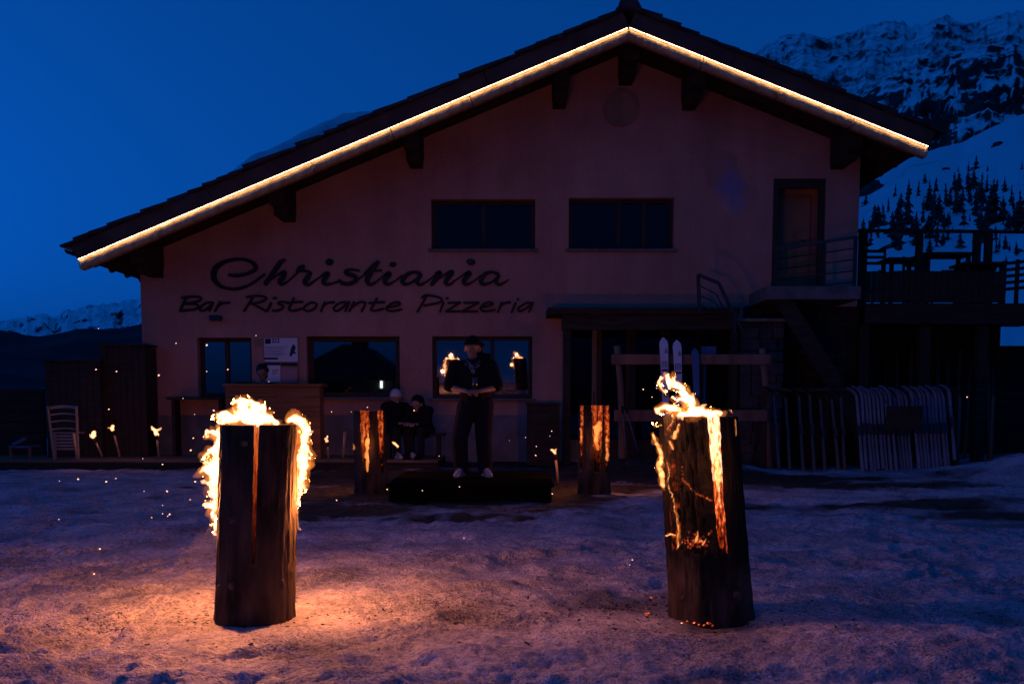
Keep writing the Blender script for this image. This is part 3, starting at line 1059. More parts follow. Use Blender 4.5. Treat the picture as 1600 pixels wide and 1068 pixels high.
# roof deck, fascia, soffit
nL = Vector((-(apex.z - tipL.z), 0, apex.x - tipL.x)).normalized()
nR = Vector((apex.z - tipR.z, 0, tipR.x - apex.x)).normalized()
YE = YB + DEPTH + 1.2
for (a, b, nn) in ((tipL, apex, nL), (apex, tipR, nR)):
    mb = MB()
    o0, o1 = 0.02, 0.17
    poly = [a + nn * o0, b + nn * o0, b + nn * o1, a + nn * o1]
    poly = [Vector((q.x, YR + 0.10, q.z)) for q in poly]
    mb.prism(poly, (0, YE - YR - 0.1, 0))
    mb.build('roof_deck', M['soffit'], chalet)
    # upper fascia board in lengths
    L = (b - a).length
    k = max(3, round(L / 2.6))
    d = (b - a) / k
    for i in range(k):
        p0, p1 = a + d * i + d.normalized() * 0.004, a + d * (i + 1) - d.normalized() * 0.004
        poly = [p0 + nn * 0.0, p1 + nn * 0.0, p1 + nn * 0.255, p0 + nn * 0.255]
        mb = MB().prism([Vector((q.x, YR, q.z)) for q in poly], (0, 0.05, 0))
        mb.build('fascia_board', M['fascia'], chalet, bevel=0.004)
    # rounded barge rail below it, in lengths, lit by the lamp strip
    k = max(4, round(L / 1.45))
    d = (b - a) / k
    rr = random.Random(int(L * 100))
    for i in range(k):
        g0, g1 = 0.006, 0.006 + rr.uniform(0, 0.006)
        p0, p1 = a + d * i + d.normalized() * g0, a + d * (i + 1) - d.normalized() * g1
        lift = rr.uniform(-0.006, 0.004)
        mb = MB()
        seg = max(18, int((p1 - p0).length / 0.035))
        prof = [(0.017, 0.056), (-0.014, 0.052), (-0.045, 0.016), (-0.08, -0.016), (-0.11, -0.040), (-0.14, -0.058), (-0.164, -0.062), (-0.182, -0.045), (-0.190, 0.0), (-0.190, 0.12), (0.017, 0.12)]
        vs, fs = [], []
        for s_ in range(seg + 1):
            t = s_ / seg
            c = p0.lerp(p1, t)
            for j, (hh, yy_) in enumerate(prof):
                wv = 0.0
                if 0 < j < 9:
                    wv = 0.010 * mnoise.noise(Vector((c.x * 9, j * 0.35, c.z * 9 + 40))) + 0.006 * mnoise.noise(Vector((c.x * 31, j * 0.3, c.z * 31)))
                q = c + nn * (hh + lift)
                vs.append(Vector((q.x, YR + yy_ + wv, q.z)))
        m_ = len(prof)
        for s_ in range(seg):
            for j in range(m_):
                a0, a1 = s_ * m_ + j, s_ * m_ + (j + 1) % m_
                fs.append((a0, a1, a1 + m_, a0 + m_))
        fs.append(tuple(range(m_)))
        fs.append(tuple(seg * m_ + j for j in reversed(range(m_))))
        mb.add(vs, fs, 0, True)
        mb.build('barge_rail', M['rail_wood'], chalet)
# stone slabs along the verge: two courses deep, each slab on its own
rs = random.Random(4)
for (a, b, nn) in ((tipL, apex, nL), (tipR, apex, nR)):
    L = (b - a).length
    d = (b - a).normalized()
    s_ = -0.16
    while s_ < L - 0.02:
        ln = rs.uniform(0.24, 0.40)
        for row in (0, 1):
            th = rs.uniform(0.035, 0.065)
            y0 = YR - 0.03 + rs.uniform(-0.05, 0.03) if row == 0 else YR + 0.66
            y1 = y0 + rs.uniform(0.6, 0.68) if row == 0 else YR + 1.35
            base = 0.262 + rs.uniform(-0.008, 0.012)
            p0 = a + d * s_ + nn * (base + 0.022)
            p1 = a + d * min(s_ + ln + 0.2, L + 0.05) + nn * (base - 0.012)
            if row == 0:
                pts = [p0, p0 + (p1 - p0) * 0.5 - nn * rs.uniform(-.004, .006), p1, p1 + nn * th * 0.9, p0 + (p1 - p0) * rs.uniform(0.3, 0.7) + nn * (th + rs.uniform(-.006, .008)), p0 + nn * th]
            else:
                pts = [p0, p1, p1 + nn * th, p0 + nn * th]
            mb = MB().prism([Vector((q.x, y0, q.z)) for q in pts], (0, y1 - y0, 0))
            mb.build('roof_slab', M['slate'], chalet)
        s_ += ln * rs.uniform(0.85, 1.0)
    # the rest of the covering behind the verge
    poly = [a + nn * 0.2, b + nn * 0.2, b + nn * 0.28, a + nn * 0.28]
    mb = MB().prism([Vector((q.x, YR + 1.36, q.z)) for q in poly], (0, YE - YR - 1.36, 0))
    mb.build('roof_covering', M['slate'], chalet)
# ridge cap
c = Vector((apex.x, YR, apex.z + 0.34))
for k in range(14):
    y0 = YR - 0.06 + k * 0.5
    w = rs.uniform(0.2, 0.25)
    mb = MB().prism([(c.x - w, y0, c.z - 0.06), (c.x + w, y0, c.z - 0.05), (c.x + w * 0.7, y0, c.z + 0.05), (c.x + 0.06, y0, c.z + 0.11 + rs.uniform(0, .03)), (c.x - w * 0.8, y0, c.z + 0.06)], (0, 0.47, 0))
    mb.build('ridge_stone', M['slate'], chalet)
# rafters under both eaves and purlins carrying the gable overhang
y = YR + 0.35
while y < YE - 0.3:
    for (a, b, nn, lim) in ((tipL, apex, nL, XL), (tipR, apex, nR, XR)):
        d = (b - a).normalized()
        e = a + d * (abs(lim - a.x) / abs(d.x) + 0.25)
        p0, p1 = a + d * 0.1 - nn * 0.06, e - nn * 0.06
        MB().beam((p0.x, y, p0.z), (p1.x, y, p1.z), 0.1, 0.15, (0, 0, 1)).build('rafter', M['soffit'], chalet)
    y += 0.72
for (u, v) in ((226, 396), (440, 313), (646, 233), (876, 145), (983, 112), (1085, 140), (1325, 232)):
    q = at(u, v, YB - 0.6)
    zt = roof_z(q.x) - 0.02 - 0.05
    w, h = 0.13, 0.30
    side = -1 if q.x < apex.x else 1
    for (y0, y1, hh) in ((YB - 1.0, YB, h), (YB - 0.72, YB, h + 0.13)):
        ww = w if hh == h else w - 0.012
        pts = [(q.x - ww, 0, roof_z(q.x - ww) - 0.01), (q.x + ww, 0, roof_z(q.x + ww) - 0.01), (q.x + ww, 0, zt - hh), (q.x - ww, 0, zt - hh)]
        mb = MB().prism([(p_[0], y0, p_[2]) for p_ in pts], (0, y1 - y0, 0))
        mb.build('purlin' if hh == h else 'purlin_bracket', M['dark_wood'], chalet, bevel=0.008)
# gutter along the left eave
g0 = tipL + Vector((-0.13, 0, 0.16))
pts = []
mb = MB()
prof = [(math.cos(a) * 0.075, math.sin(a) * 0.075) for a in np.linspace(math.pi * 0.95, math.pi * 2.05, 9)] + [(math.cos(a) * 0.066, math.sin(a) * 0.066) for a in np.linspace(math.pi * 2.05, math.pi * 0.95, 9)]
mb.prism([(g0.x + x_, YR + 0.0, g0.z + z_) for x_, z_ in prof], (0, YE - YR, 0.05))
mb.build('gutter', M['metal'], chalet)
MB().beam((g0.x - 0.12, YR + 0.02, g0.z + 0.06), (tipL.x + 0.05, YR + 0.02, g0.z - 0.03), 0.03, 0.045).build('gutter_bracket', M['old_wood'], chalet)


# windows
def window(key, mull, pane_m, sill=True, tilt=(0, 0), fr=0.07, frame_m=None, depth=0.16):
    a, b, c, d = openings[key]
    yf = YB + depth
    mb = MB()
    mb.box((a, yf, c), (a + fr, yf + 0.07, d))
    mb.box((b - fr, yf, c), (b, yf + 0.07, d))
    mb.box((a + fr, yf + 0.002, c), (b - fr, yf + 0.07, c + fr))
    mb.box((a + fr, yf + 0.002, d - fr), (b - fr, yf + 0.07, d))
    fo = mb.build('window_frame', frame_m or M['frame'], chalet)
    cuts = [a + fr] + [a + (b - a) * m_ for m_ in mull] + [b - fr]
    for m_ in mull:
        x = a + (b - a) * m_
        MB().box((x - 0.035, yf - 0.012, c + fr), (x + 0.035, yf + 0.06, d - fr)).build('mullion', frame_m or M['frame'], fo)
    for i in range(len(cuts) - 1):
        x0, x1 = cuts[i] + (0.035 if i else 0), cuts[i + 1] - (0.035 if i < len(cuts) - 2 else 0)
        zc, xc = (c + d) / 2, (x0 + x1) / 2
        tp, ty = tilt[i] if isinstance(tilt, list) else tilt
        vs = []
        for (x, z) in ((x0, c + fr), (x1, c + fr), (x1, d - fr), (x0, d - fr)):
            vs.append((x, yf + 0.04 + (z - zc) * math.tan(tp) + (x - xc) * math.tan(ty), z))
        MB().prism(vs, (0, 0.008, 0)).build('pane', pane_m, fo)
    MB().box((a, yf + 0.12, c), (b, yf + 0.13, d)).build('dark_room', M['interior'], fo)
    if sill:
        e = 0.06
        MB().box((a - e, YB - 0.07, c - 0.05), (b + e, YB + 0.2, c - 0.002)).build('sill', M['sill'], chalet, bevel=0.006)
    return fo


window('upL', [0.5], M['pane_dull'])
window('upR', [0.48, 0.72], M['pane_dull'])
window('w1', [0.5], M['pane'], False, (R(0.3), 0))
window('w2', [], M['pane'], True, (R(0.0), R(0.0)), 0.09)
window('w3', [0.60], M['pane'], True, [(R(-3.2), R(1.4)), (R(-3.2), R(1.4))], 0.07)
# fixed rail across the top right window
a, b, c, d = openings['upR']
# round vent high in the gable
q = at(970, 170, YB)
mb = MB()
n = 40
for (r0, r1, y0) in ((0.0, 0.275, YB - 0.02), (0.275, 0.315, YB - 0.045)):
    pass
ring = [(q.x + 0.315 * math.cos(t), YB - 0.045, q.z + 0.315 * math.sin(t)) for t in np.linspace(0, 2 * math.pi, n, endpoint=False)]
ri = [(q.x + 0.28 * math.cos(t), YB - 0.045, q.z + 0.28 * math.sin(t)) for t in np.linspace(0, 2 * math.pi, n, endpoint=False)]
mb.add(ring + ri + [(x, YB, z) for x, _, z in ring] + [(x, YB, z) for x, _, z in ri],
       [(i, (i + 1) % n, n + (i + 1) % n, n + i) for i in range(n)] + [(i, 2 * n + i, 2 * n + (i + 1) % n, (i + 1) % n) for i in range(n)] + [(n + i, n + (i + 1) % n, 3 * n + (i + 1) % n, 3 * n + i) for i in range(n)])
rim = mb.build('vent_rim', M['door_wood'], chalet)
MB().prism([(q.x + 0.28 * math.cos(t), YB - 0.012, q.z + 0.28 * math.sin(t)) for t in np.linspace(0, 2 * math.pi, n, endpoint=False)], (0, 0.01, 0)).build('vent_disc', M['door_wood'], chalet)

# upper door in its recess
a, b, c, d = openings['door']
MB().box((a, YB + 0.62, c), (b, YB + 0.66, d)).build('recess_wall', M['plaster'], chalet)
mb = MB()
mb.box((a - 0.0, YB + 0.3, c), (a + 0.02, YB + 0.62, d)).box((b - 0.02, YB + 0.3, c), (b, YB + 0.62, d)).box((a + 0.02, YB + 0.3, d - 0.02), (b - 0.02, YB + 0.62, d)).box((a + 0.02, YB + 0.3, c), (b - 0.02, YB + 0.62, c + 0.02))
mb.build('recess_lining', M['plaster'], chalet)
mb = MB()
mb.box((b - 0.10, YB + 0.02, c), (b - 0.003, YB + 0.14, d - 0.003))
mb.box((a + 0.003, YB + 0.02, c), (a + 0.10, YB + 0.14, d - 0.003))
mb.box((a + 0.10, YB + 0.022, d - 0.16), (b - 0.10, YB + 0.14, d - 0.003))
df = mb.build('door_frame', M['frame'], chalet)
dr = MB().box((a + 0.11, YB + 0.56, c + 0.03), (b - 0.10, YB + 0.61, d - 0.2)).build('door', M['door_wood'], chalet)
MB().box((a + 0.24, YB + 0.545, c + 0.2), (b - 0.22, YB + 0.558, c + 0.95)).build('door_panel', M['door_wood'], dr)
MB().tube([(b - 0.2, YB + 0.54, c + 1.02), (b - 0.2, YB + 0.5, c + 1.02), (b - 0.3, YB + 0.5, c + 1.02)], 0.01).build('handle', M['metal'], dr)

# landing with railing, stair flight and stone pier
l0, l1 = at(1196, 470, 17.3), at(1342, 470, 17.3)
zl = openings['door'][2] - 0.02
MB().box((l0.x, 17.2, zl - 0.22), (l1.x, YB, zl)).build('landing', M['concrete'], chalet)
rail = MB()
A, B = at(1214, 389, 18.2), at(1337, 370, 17.25)
rails = []
rp = thing_rail = None
mb = MB().beam(A, B, 0.045, 0.05)
ro = mb.build('railing', M['metal'], chalet)
for k in range(1, 6):
    p0, p1 = at(1214, 389 + 16 * k, 18.2), at(1337, 370 + 17.5 * k, 17.25)
    MB().tube([p0, p1], 0.012, 6).build('bar', M['metal'], ro)
for t in (0.0, 0.62, 1.0):
    q = A.lerp(B, t)
    MB().beam((q.x, q.y, zl - 0.1), q, 0.05, 0.05).build('post', M['metal'], ro)
# stair handrail standing over the porch roof
T0, T1, T2 = at(1091, 429, 17.3), at(1123, 442, 17.3), at(1160, 517, 17.3)
ro = MB().beam(T0, T1, 0.05, 0.05).beam(T1, T2, 0.05, 0.05).build('stair_railing', M['metal'], chalet)
for dv in (17, 32, 46):
    k = dv
    p0, p1 = at(1093, 429 + k, 17.3), at(1119, 442 + k * 1.0, 17.3)
    p2 = at(1119 + max(0, (487 - 442 - k)) * 0.5, 487, 17.3)
    MB().tube([p0, p1, p2] if p2.z < p1.z - 0.02 else [p0, p1], 0.011, 6).build('bar', M['metal'], ro)
MB().beam(at(1093, 490, 17.3), T0, 0.055, 0.055).build('post', M['metal'], ro)
MB().beam(at(1147, 520, 17.3), at(1147, 492, 17.3), 0.05, 0.05).build('post', M['metal'], ro)
sp0, sp1 = at(1215, 492, 17.5), at(1335, 700, 17.3)
for off in (0.0, 0.95):
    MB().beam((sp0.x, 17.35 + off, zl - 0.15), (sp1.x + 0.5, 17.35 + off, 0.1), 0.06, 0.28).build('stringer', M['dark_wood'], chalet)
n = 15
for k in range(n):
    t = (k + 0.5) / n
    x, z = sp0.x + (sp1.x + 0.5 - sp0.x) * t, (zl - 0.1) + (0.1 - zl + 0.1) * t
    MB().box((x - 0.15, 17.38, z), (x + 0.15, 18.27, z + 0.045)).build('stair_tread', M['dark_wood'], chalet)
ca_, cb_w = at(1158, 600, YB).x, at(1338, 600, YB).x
for k in range(11):  # dark boards added on the plaster to imitate the shade below the landing
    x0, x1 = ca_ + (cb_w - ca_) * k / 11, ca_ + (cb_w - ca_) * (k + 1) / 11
    MB().box((x0 + 0.005, YB - 0.03 - 0.006 * (k % 2), 0), (x1 - 0.005, YB - 0.002, zl - 0.225)).build('shade_board', M['dark_wood'], chalet)
pier = thing('stone_wall', 'dark rough stone pier beside the stair foot', 'wall', (at(1190, 600, 17.9).x, 17.9, 0))
x0, x1 = at(1158, 500, 17.6).x, at(1226, 500, 17.6).x
z = 0.0
rs = random.Random(9)
ztop = at(1190, 503, 17.6).z
while z < ztop - 0.08:
    h = min(rs.uniform(0.15, 0.24), ztop - z)
    x = x0
    while x < x1 - 0.05:
        w = min(rs.uniform(0.18, 0.36), x1 - x)
        yo = rs.uniform(0, 0.04)
        MB().box((x + 0.008, 17.55 + yo, z + 0.008), (x + w - 0.008, 18.2, z + h - 0.008)).build('stone', M['stone'], pier, bevel=0.015)
        x += w
    z += h
MB().box((x0 + 0.03, 17.64, 0), (x1 - 0.03, 18.15, ztop - 0.03)).build('mortar', M['concrete'], pier)
MB().box((x0 - 0.05, 17.5, ztop), (x1 + 0.05, 18.25, ztop + 0.06)).build('coping', M['sill'], pier, bevel=0.01)

# porch roof over the entrance, its posts and glazed doors
c0, c1 = at(856, 480, 17.55), at(1157, 480, 17.55)
MB().box((c0.x, 17.55, c0.z - 0.11), (c1.x, YB, c0.z)).build('porch_roof', M['dark_wood'], chalet)
MB().box((c0.x + 0.25, 17.62, c0.z - 0.38), (c1.x - 0.03, 17.75, c0.z - 0.112)).build('porch_beam', M['dark_wood'], chalet)
for u in (886, 1146):
    q = at(u, 600, 17.68)
    MB().box((q.x - 0.06, 17.63, 0), (q.x + 0.06, 17.74, c0.z - 0.382)).build('porch_post', M['dark_wood'], chalet, bevel=0.006)
a, b, c, d = openings['porch']
nd = 5
for k in range(nd):
    x0, x1 = a + (b - a) * k / nd, a + (b - a) * (k + 1) / nd
    y0 = YB + 0.15
    mb = MB().box((x0 + 0.004, y0, c), (x0 + 0.09, y0 + 0.06, d)).box((x1 - 0.09, y0, c), (x1 - 0.004, y0 + 0.06, d)).box((x0 + 0.09, y0 + 0.002, c), (x1 - 0.09, y0 + 0.06, c + 0.35)).box((x0 + 0.09, y0 + 0.002, d - 0.12), (x1 - 0.09, y0 + 0.06, d))
    gd = mb.build('glass_door', M['door_wood'] if k == 0 else M['frame'], chalet)
    MB().box((x0 + 0.09, y0 + 0.03, c + 0.35), (x1 - 0.09, y0 + 0.04, d - 0.12)).build('pane', M['pane_dull'], gd)
    MB().tube([(x1 - 0.05, y0, 1.05), (x1 - 0.05, y0 - 0.05, 1.05), (x1 - 0.05, y0 - 0.05, 1.3), (x1 - 0.05, y0, 1.3)], 0.012).build('handle', M['metal'], gd)
MB().box((a, YB + 0.28, c), (b, YB + 0.29, d)).build('dark_room', M['interior'], chalet)

# lamp strip tucked under the fascia
strip = thing('light_strip', 'warm glowing lamp strip running under the whole gable edge', 'light strip', (apex.x, YR, apex.z))
for (a, b, nn) in ((tipL, apex, nL), (apex, tipR, nR)):
    L = (b - a).length
    d = (b - a).normalized()
    mb = MB()
    t_ = 0.02
    rl_ = random.Random(int(L * 31))
    while t_ < L - 0.05:
        w_ = 0.036 * rl_.uniform(0.75, 1.15)
        c0, c1 = a + d * t_, a + d * (t_ + w_)
        mb.prism([Vector((q.x, YR + 0.006, q.z)) for q in (c0 - nn * 0.005, c1 - nn * 0.005, c1 - nn * 0.001, c0 - nn * 0.001)], (0, 0.024, 0))
        t_ += 0.058
    led = mb.build('led_run', M['led'], strip)
    led['kind'] = 'stuff'

# snow lying further back on the left slope
us_ = np.linspace(0, 1, 70)
ds_ = np.linspace(0, 1, 12)
Pn = np.zeros((12, 70, 3))
A, B = at(235, 340, YR), at(660, 160, YR)
for j, tt in enumerate(ds_):
    x = A.x + (B.x - A.x) * us_
    env = np.clip(us_ * 4, 0, 1) ** 0.5 * np.clip((1 - us_) * 3, 0, 1) ** 0.8
    hgt = (0.58 + 0.24 * us_) * env * (1 if 0 < j < 11 else 0) * (0.90 + 0.2 * fbm(us_ * 9, us_ * 0 + tt * 3, 3, 6))
    if j == 1: hgt = hgt * 0.75
    zb = np.array([roof_z(xx_) for xx_ in x]) / 1.0
    Pn[j, :, 0] = x - nL.x * 0
    Pn[j, :, 1] = YR + 1.15 + tt ** 2.2 * 7 + 0.15 * fbm(us_ * 14, us_ * 0 + tt, 3, 2)
    Pn[j, :, 2] = zb + 0.28 + hgt
rsn = link('roof_snow', grid_mesh('roof_snow', Pn), M['snow_clean'])
tag(rsn, 'smooth drift of snow lying on the left slope of the roof', 'snow', kind='stuff')

# ------------------------------------------------------------------ lettering on the wall
LET = {}
sgn = thing('wall_sign', 'large black script lettering fixed to the plaster above the lower windows', 'sign', at(560, 440, YB))
sgn2 = thing('wall_sign', 'smaller black slanted lettering in a single row beneath the big script name', 'sign', at(560, 476, YB))


def letter(strokes, ox, oy, sc, parent, wscale=1.0, y0=0.0):
    mb = MB()
    for si, st in enumerate(strokes):
        pts = smooth_curve(st, 7)
        th = 0.030 + 0.0016 * si + y0
        P2 = []
        for p in pts:
            u, v = ox + p[0] / sc, oy + p[1] / sc
            q = at(u, v, YB)
            P2.append((q.x, q.z, p[2] / sc * YB / F / 2 * wscale))
        left, right = [], []
        for i, (x, z, w) in enumerate(P2):
            a, b = P2[max(i - 1, 0)], P2[min(i + 1, len(P2) - 1)]
            dx, dz = b[0] - a[0], b[1] - a[1]
            l = math.hypot(dx, dz) or 1
            nx, nz = -dz / l, dx / l
            left.append((x + nx * w, z + nz * w))
            right.append((x - nx * w, z - nz * w))

        def cap(i, sgn_):
            x, z, w = P2[i]
            a, b = (P2[1], P2[0]) if i == 0 else (P2[-2], P2[-1])
            ang = math.atan2(b[1] - a[1], b[0] - a[0])
            return [(x + w * math.cos(ang + t), z + w * math.sin(ang + t)) for t in np.linspace(-math.pi / 2, math.pi / 2, 6)][1:-1]
        n = len(P2)
        vs, fs = [], []
        yf, yb = YB - th, YB - 0.003
        for (x, z) in left: vs.append((x, yf, z))
        for (x, z) in right: vs.append((x, yf, z))
        for (x, z) in left: vs.append((x, yb, z))
        for (x, z) in right: vs.append((x, yb, z))
        for i in range(n - 1):
            fs.append((i, i + 1, n + i + 1, n + i))
            fs.append((i, 2 * n + i, 2 * n + i + 1, i + 1))
            fs.append((n + i, n + i + 1, 3 * n + i + 1, 3 * n + i))
        mb.add(vs, fs)
        for i in (0, n - 1):
            c = cap(i, 1)
            first, last_ = (left[i], right[i]) if i == 0 else (right[i], left[i])
            poly = [first] + c + [last_] if False else [right[i]] + c + [left[i]] if i else [left[i]] + c + [right[i]]
            mb.prism([(x, yf + 0.0006, z) for x, z in poly], (0, th - 0.004, 0))
    me = mb.mesh('letter')
    return link('letter', me, M['letter'], parent)


def dot(x, y, a, b=None):
    return [(x - a * 0.35, y + 3, (b or a) * 1.5), (x, y, (b or a) * 1.9), (x + a * 0.35, y - 3, (b or a) * 1.5)]


A_ = (320, 390, 6.4)
B_ = (560, 390, 6.4)
big = [
    (A_, [[(250, 255, 30), (330, 260, 34), (430, 240, 32), (500, 205, 40), (512, 168, 42), (470, 125, 36), (390, 100, 30), (300, 100, 30), (200, 125, 38), (120, 178, 52), (92, 240, 58), (105, 310, 52), (170, 370, 36), (280, 394, 30), (380, 380, 27), (480, 335, 24), (600, 250, 20)]]),
    (A_, [[(800, 105, 26), (755, 135, 46), (690, 230, 48), (612, 338, 46)], [(615, 335, 20), (700, 275, 18), (765, 235, 26), (800, 228, 42), (785, 275, 52), (752, 318, 46), (770, 345, 34), (830, 320, 18), (940, 220, 16)]]),
    (A_, [[(925, 215, 30), (955, 192, 54), (985, 170, 40)], [(960, 205, 40), (1020, 218, 26), (1056, 238, 38), (1022, 290, 52), (1000, 332, 42), (1040, 350, 30), (1120, 300, 16), (1195, 245, 16)]]),
    (A_, [[(1185, 248, 16), (1232, 240, 46), (1190, 318, 48), (1212, 346, 34), (1280, 338, 20), (1355, 312, 22)], dot(1250, 125, 38)]),
    (A_, [[(1350, 310, 30), (1380, 336, 38), (1450, 342, 38), (1515, 305, 46), (1495, 266, 46), (1425, 242, 42), (1412, 216, 34), (1470, 200, 24), (1545, 212, 20)], [(1515, 312, 16), (1600, 250, 16), (1660, 200, 14)]]),
    (B_, [[(60, 240, 14), (120, 180, 18), (170, 138, 30)], [(195, 128, 40), (140, 205, 54), (92, 298, 52), (112, 345, 38), (170, 330, 20), (265, 250, 16)], [(150, 217, 18), (232, 208, 18)]]),
    (B_, [[(262, 252, 18), (312, 240, 50), (266, 310, 48), (290, 346, 34), (350, 325, 18), (435, 260, 16)], dot(346, 150, 40, 28)]),
    (B_, [[(612, 238, 36), (560, 225, 28), (490, 250, 42), (442, 310, 48), (465, 345, 34), (530, 330, 24), (612, 275, 32)], [(624, 255, 36), (586, 318, 44), (622, 350, 30), (700, 310, 16), (785, 238, 18)]]),
    (B_, [[(775, 240, 24), (816, 230, 46), (772, 300, 48), (735, 348, 40)], [(745, 340, 18), (820, 280, 18), (905, 226, 26), (940, 228, 42), (892, 288, 50), (872, 332, 42), (910, 350, 28), (980, 300, 16), (1065, 245, 16)]]),
    (B_, [[(1055, 248, 18), (1112, 234, 50), (1056, 315, 48), (1080, 346, 34), (1140, 325, 18), (1225, 260, 16)], dot(1134, 130, 42, 30)]),
    (B_, [[(1392, 242, 36), (1330, 225, 26), (1270, 245, 42), (1226, 310, 48), (1252, 345, 34), (1320, 330, 22), (1392, 285, 32)], [(1404, 262, 34), (1376, 318, 42), (1412, 350, 30), (1470, 322, 18), (1508, 298, 10)]]),
]
for i, ((ox, oy, sc), st) in enumerate(big):
    letter(st, ox, oy, sc, sgn, 1.0, 0.004 * (i % 2))
C_ = (270, 450, 5.517)
D_ = (550, 450, 5.517)
K = 19


def pen(*pts, k=K): return [(x, y, k) for x, y in pts]


small = [
    (C_, [pen((118, 88), (92, 140), (65, 196)), pen((82, 86), (150, 76), (225, 76), (248, 94), (215, 116), (115, 136)), pen((115, 138), (195, 138), (224, 156), (195, 182), (72, 198))]),
    (C_, [pen((340, 124), (290, 130), (240, 168), (244, 194), (285, 188), (345, 135)), pen((352, 128), (335, 160), (318, 196))]),
    (C_, [pen((412, 120), (390, 155), (367, 198)), pen((384, 162), (430, 132), (490, 128))]),
    (C_, [pen((690, 84), (655, 140), (620, 196)), pen((640, 78), (720, 68), (798, 76), (803, 96), (760, 120), (672, 136)), pen((690, 138), (760, 172), (802, 198))]),
    (C_, [pen((850, 130), (835, 160), (815, 198)), pen((872, 88), (892, 86))]),
    (C_, [pen((985, 122), (930, 120), (912, 136), (950, 150), (945, 176), (905, 195), (865, 195))]),
    (C_, [pen((1045, 88), (1020, 140), (1005, 184), (1040, 196), (1112, 178)), pen((985, 130), (1050, 122), (1118, 120))]),
    (C_, [pen((1195, 124), (1145, 152), (1132, 180), (1160, 198), (1205, 188), (1240, 156), (1232, 130), (1190, 124))]),
    (C_, [pen((1312, 122), (1298, 155), (1280, 198)), pen((1295, 160), (1330, 132), (1392, 121))]),
    (C_, [pen((1492, 120), (1440, 130), (1390, 168), (1400, 195), (1440, 188), (1505, 130)), pen((1522, 120), (1506, 160), (1490, 198))]),
    (D_, [pen((18, 120), (2, 155), (-20, 198)), pen((0, 165), (60, 125), (112, 122), (112, 145), (85, 198))]),
    (D_, [pen((215, 90), (190, 140), (165, 184), (198, 196), (272, 178)), pen((150, 130), (215, 124), (282, 122))]),
    (D_, [pen((305, 166), (370, 156), (415, 140), (400, 122), (350, 130), (298, 170), (312, 194), (360, 198), (427, 184))]),
    (D_, [pen((640, 76), (605, 135), (565, 205)), pen((606, 82), (640, 62), (730, 75), (774, 96), (748, 126), (622, 150))]),
    (D_, [pen((790, 125), (776, 160), (760, 205)), pen((816, 90), (826, 87))]),
    (D_, [pen((832, 128), (880, 127), (932, 125)), pen((932, 127), (870, 165), (812, 199)), pen((812, 201), (870, 201), (932, 200))]),
    (D_, [pen((966, 128), (1030, 127), (1092, 125)), pen((1092, 127), (1020, 165), (950, 201)), pen((950, 204), (1020, 202), (1082, 200))]),
    (D_, [pen((1115, 166), (1180, 152), (1214, 136), (1195, 122), (1150, 130), (1108, 170), (1122, 194), (1170, 198), (1230, 187))]),
    (D_, [pen((1290, 125), (1276, 160), (1260, 205)), pen((1275, 160), (1310, 132), (1362, 122))]),
    (D_, [pen((1410, 130), (1394, 165), (1376, 208)), pen((1426, 98), (1434, 96))]),
    (D_, [pen((1550, 128), (1500, 130), (1435, 172), (1442, 197), (1480, 188), (1548, 138)), pen((1560, 128), (1544, 165), (1526, 205))]),
]
for (ox, oy, sc), st in small:
    letter(st, ox, oy, sc, sgn2)

# ------------------------------------------------------------------ things fixed to the wall
t = thing('wall_lamp', 'small dark unlit floodlight box on the wall beneath the lettering', 'lamp', at(340, 498, YB))
q = at(340, 498, YB)
MB().box((q.x - 0.11, YB - 0.17, q.z - 0.045), (q.x + 0.11, YB - 0.05, q.z + 0.045)).build('housing', M['metal'], t, bevel=0.008)
MB().box((q.x - 0.03, YB - 0.05, q.z - 0.03), (q.x + 0.03, YB, q.z + 0.03)).build('bracket', M['metal'], t)
q = at(735, 409, YB)
tag(MB().ball((q.x, YB - 0.03, q.z), (0.075, 0.04, 0.055), 12, 8).build('cable_box', M['metal'], None, (q.x, YB, q.z)), 'little dark oval cap on the wall under the upper left window', 'cable box')
# painted motif, nearly faded away
out = [(1108, 252), (1126, 236), (1150, 244), (1152, 266), (1168, 288), (1186, 300), (1182, 332), (1164, 354), (1150, 338), (1130, 328), (1116, 302), (1102, 284)]
out = [tuple(p) for p in smooth_curve([(u, v) for u, v in out] + [out[0]], 4)][:-1]
ip = MB().prism([at(u, v, YB) + Vector((0, -0.004, 0)) for u, v in out], (0, 0.003, 0)).build('wall_painting', M['blue_paint'], None, at(1140, 300, YB))
tag(ip, 'faded bluish painted patch on the plaster near the upper door', 'wall painting')
# notice board
q0, q1 = at(413, 527, YB), at(467, 598, YB)
nb = thing('notice_board', 'white printed notice sheets pinned to the wall between the two left windows', 'notice board', (q0.x, YB, q1.z))
MB().box((q0.x, YB - 0.03, q1.z), (q1.x, YB - 0.004, q0.z)).build('backing', M['door_wood'], nb)
M['paper'] = mat('paper', (0.72, 0.7, 0.72), (0.66, 0.64, 0.68), 4, 0.8, spec=0.1)
M['paper_red'] = mat('paper_red', (0.5, 0.26, 0.28), (0.44, 0.22, 0.25), 4, 0.8, spec=0.1)
def sheet(u0, v0, u1, v1, m, name='sheet', y=0.034, par=nb):
    a, b = at(u0, v0, YB), at(u1, v1, YB)
    return MB().box((a.x, YB - y - 0.003, b.z), (b.x, YB - y, a.z)).build(name, m, par)
s1 = sheet(413.5, 528, 466, 565, M['paper'])
s2 = sheet(413.5, 567, 439, 596, M['paper'])
s3 = sheet(440, 575, 465, 597, M['paper_red'])
pr = []
sheet(413.8, 558.5, 435, 561.5, M['print'], 'print_bar', 0.038, s1)
sheet(415, 529, 424, 537, M['print'], 'print_emblem', 0.038, s1)
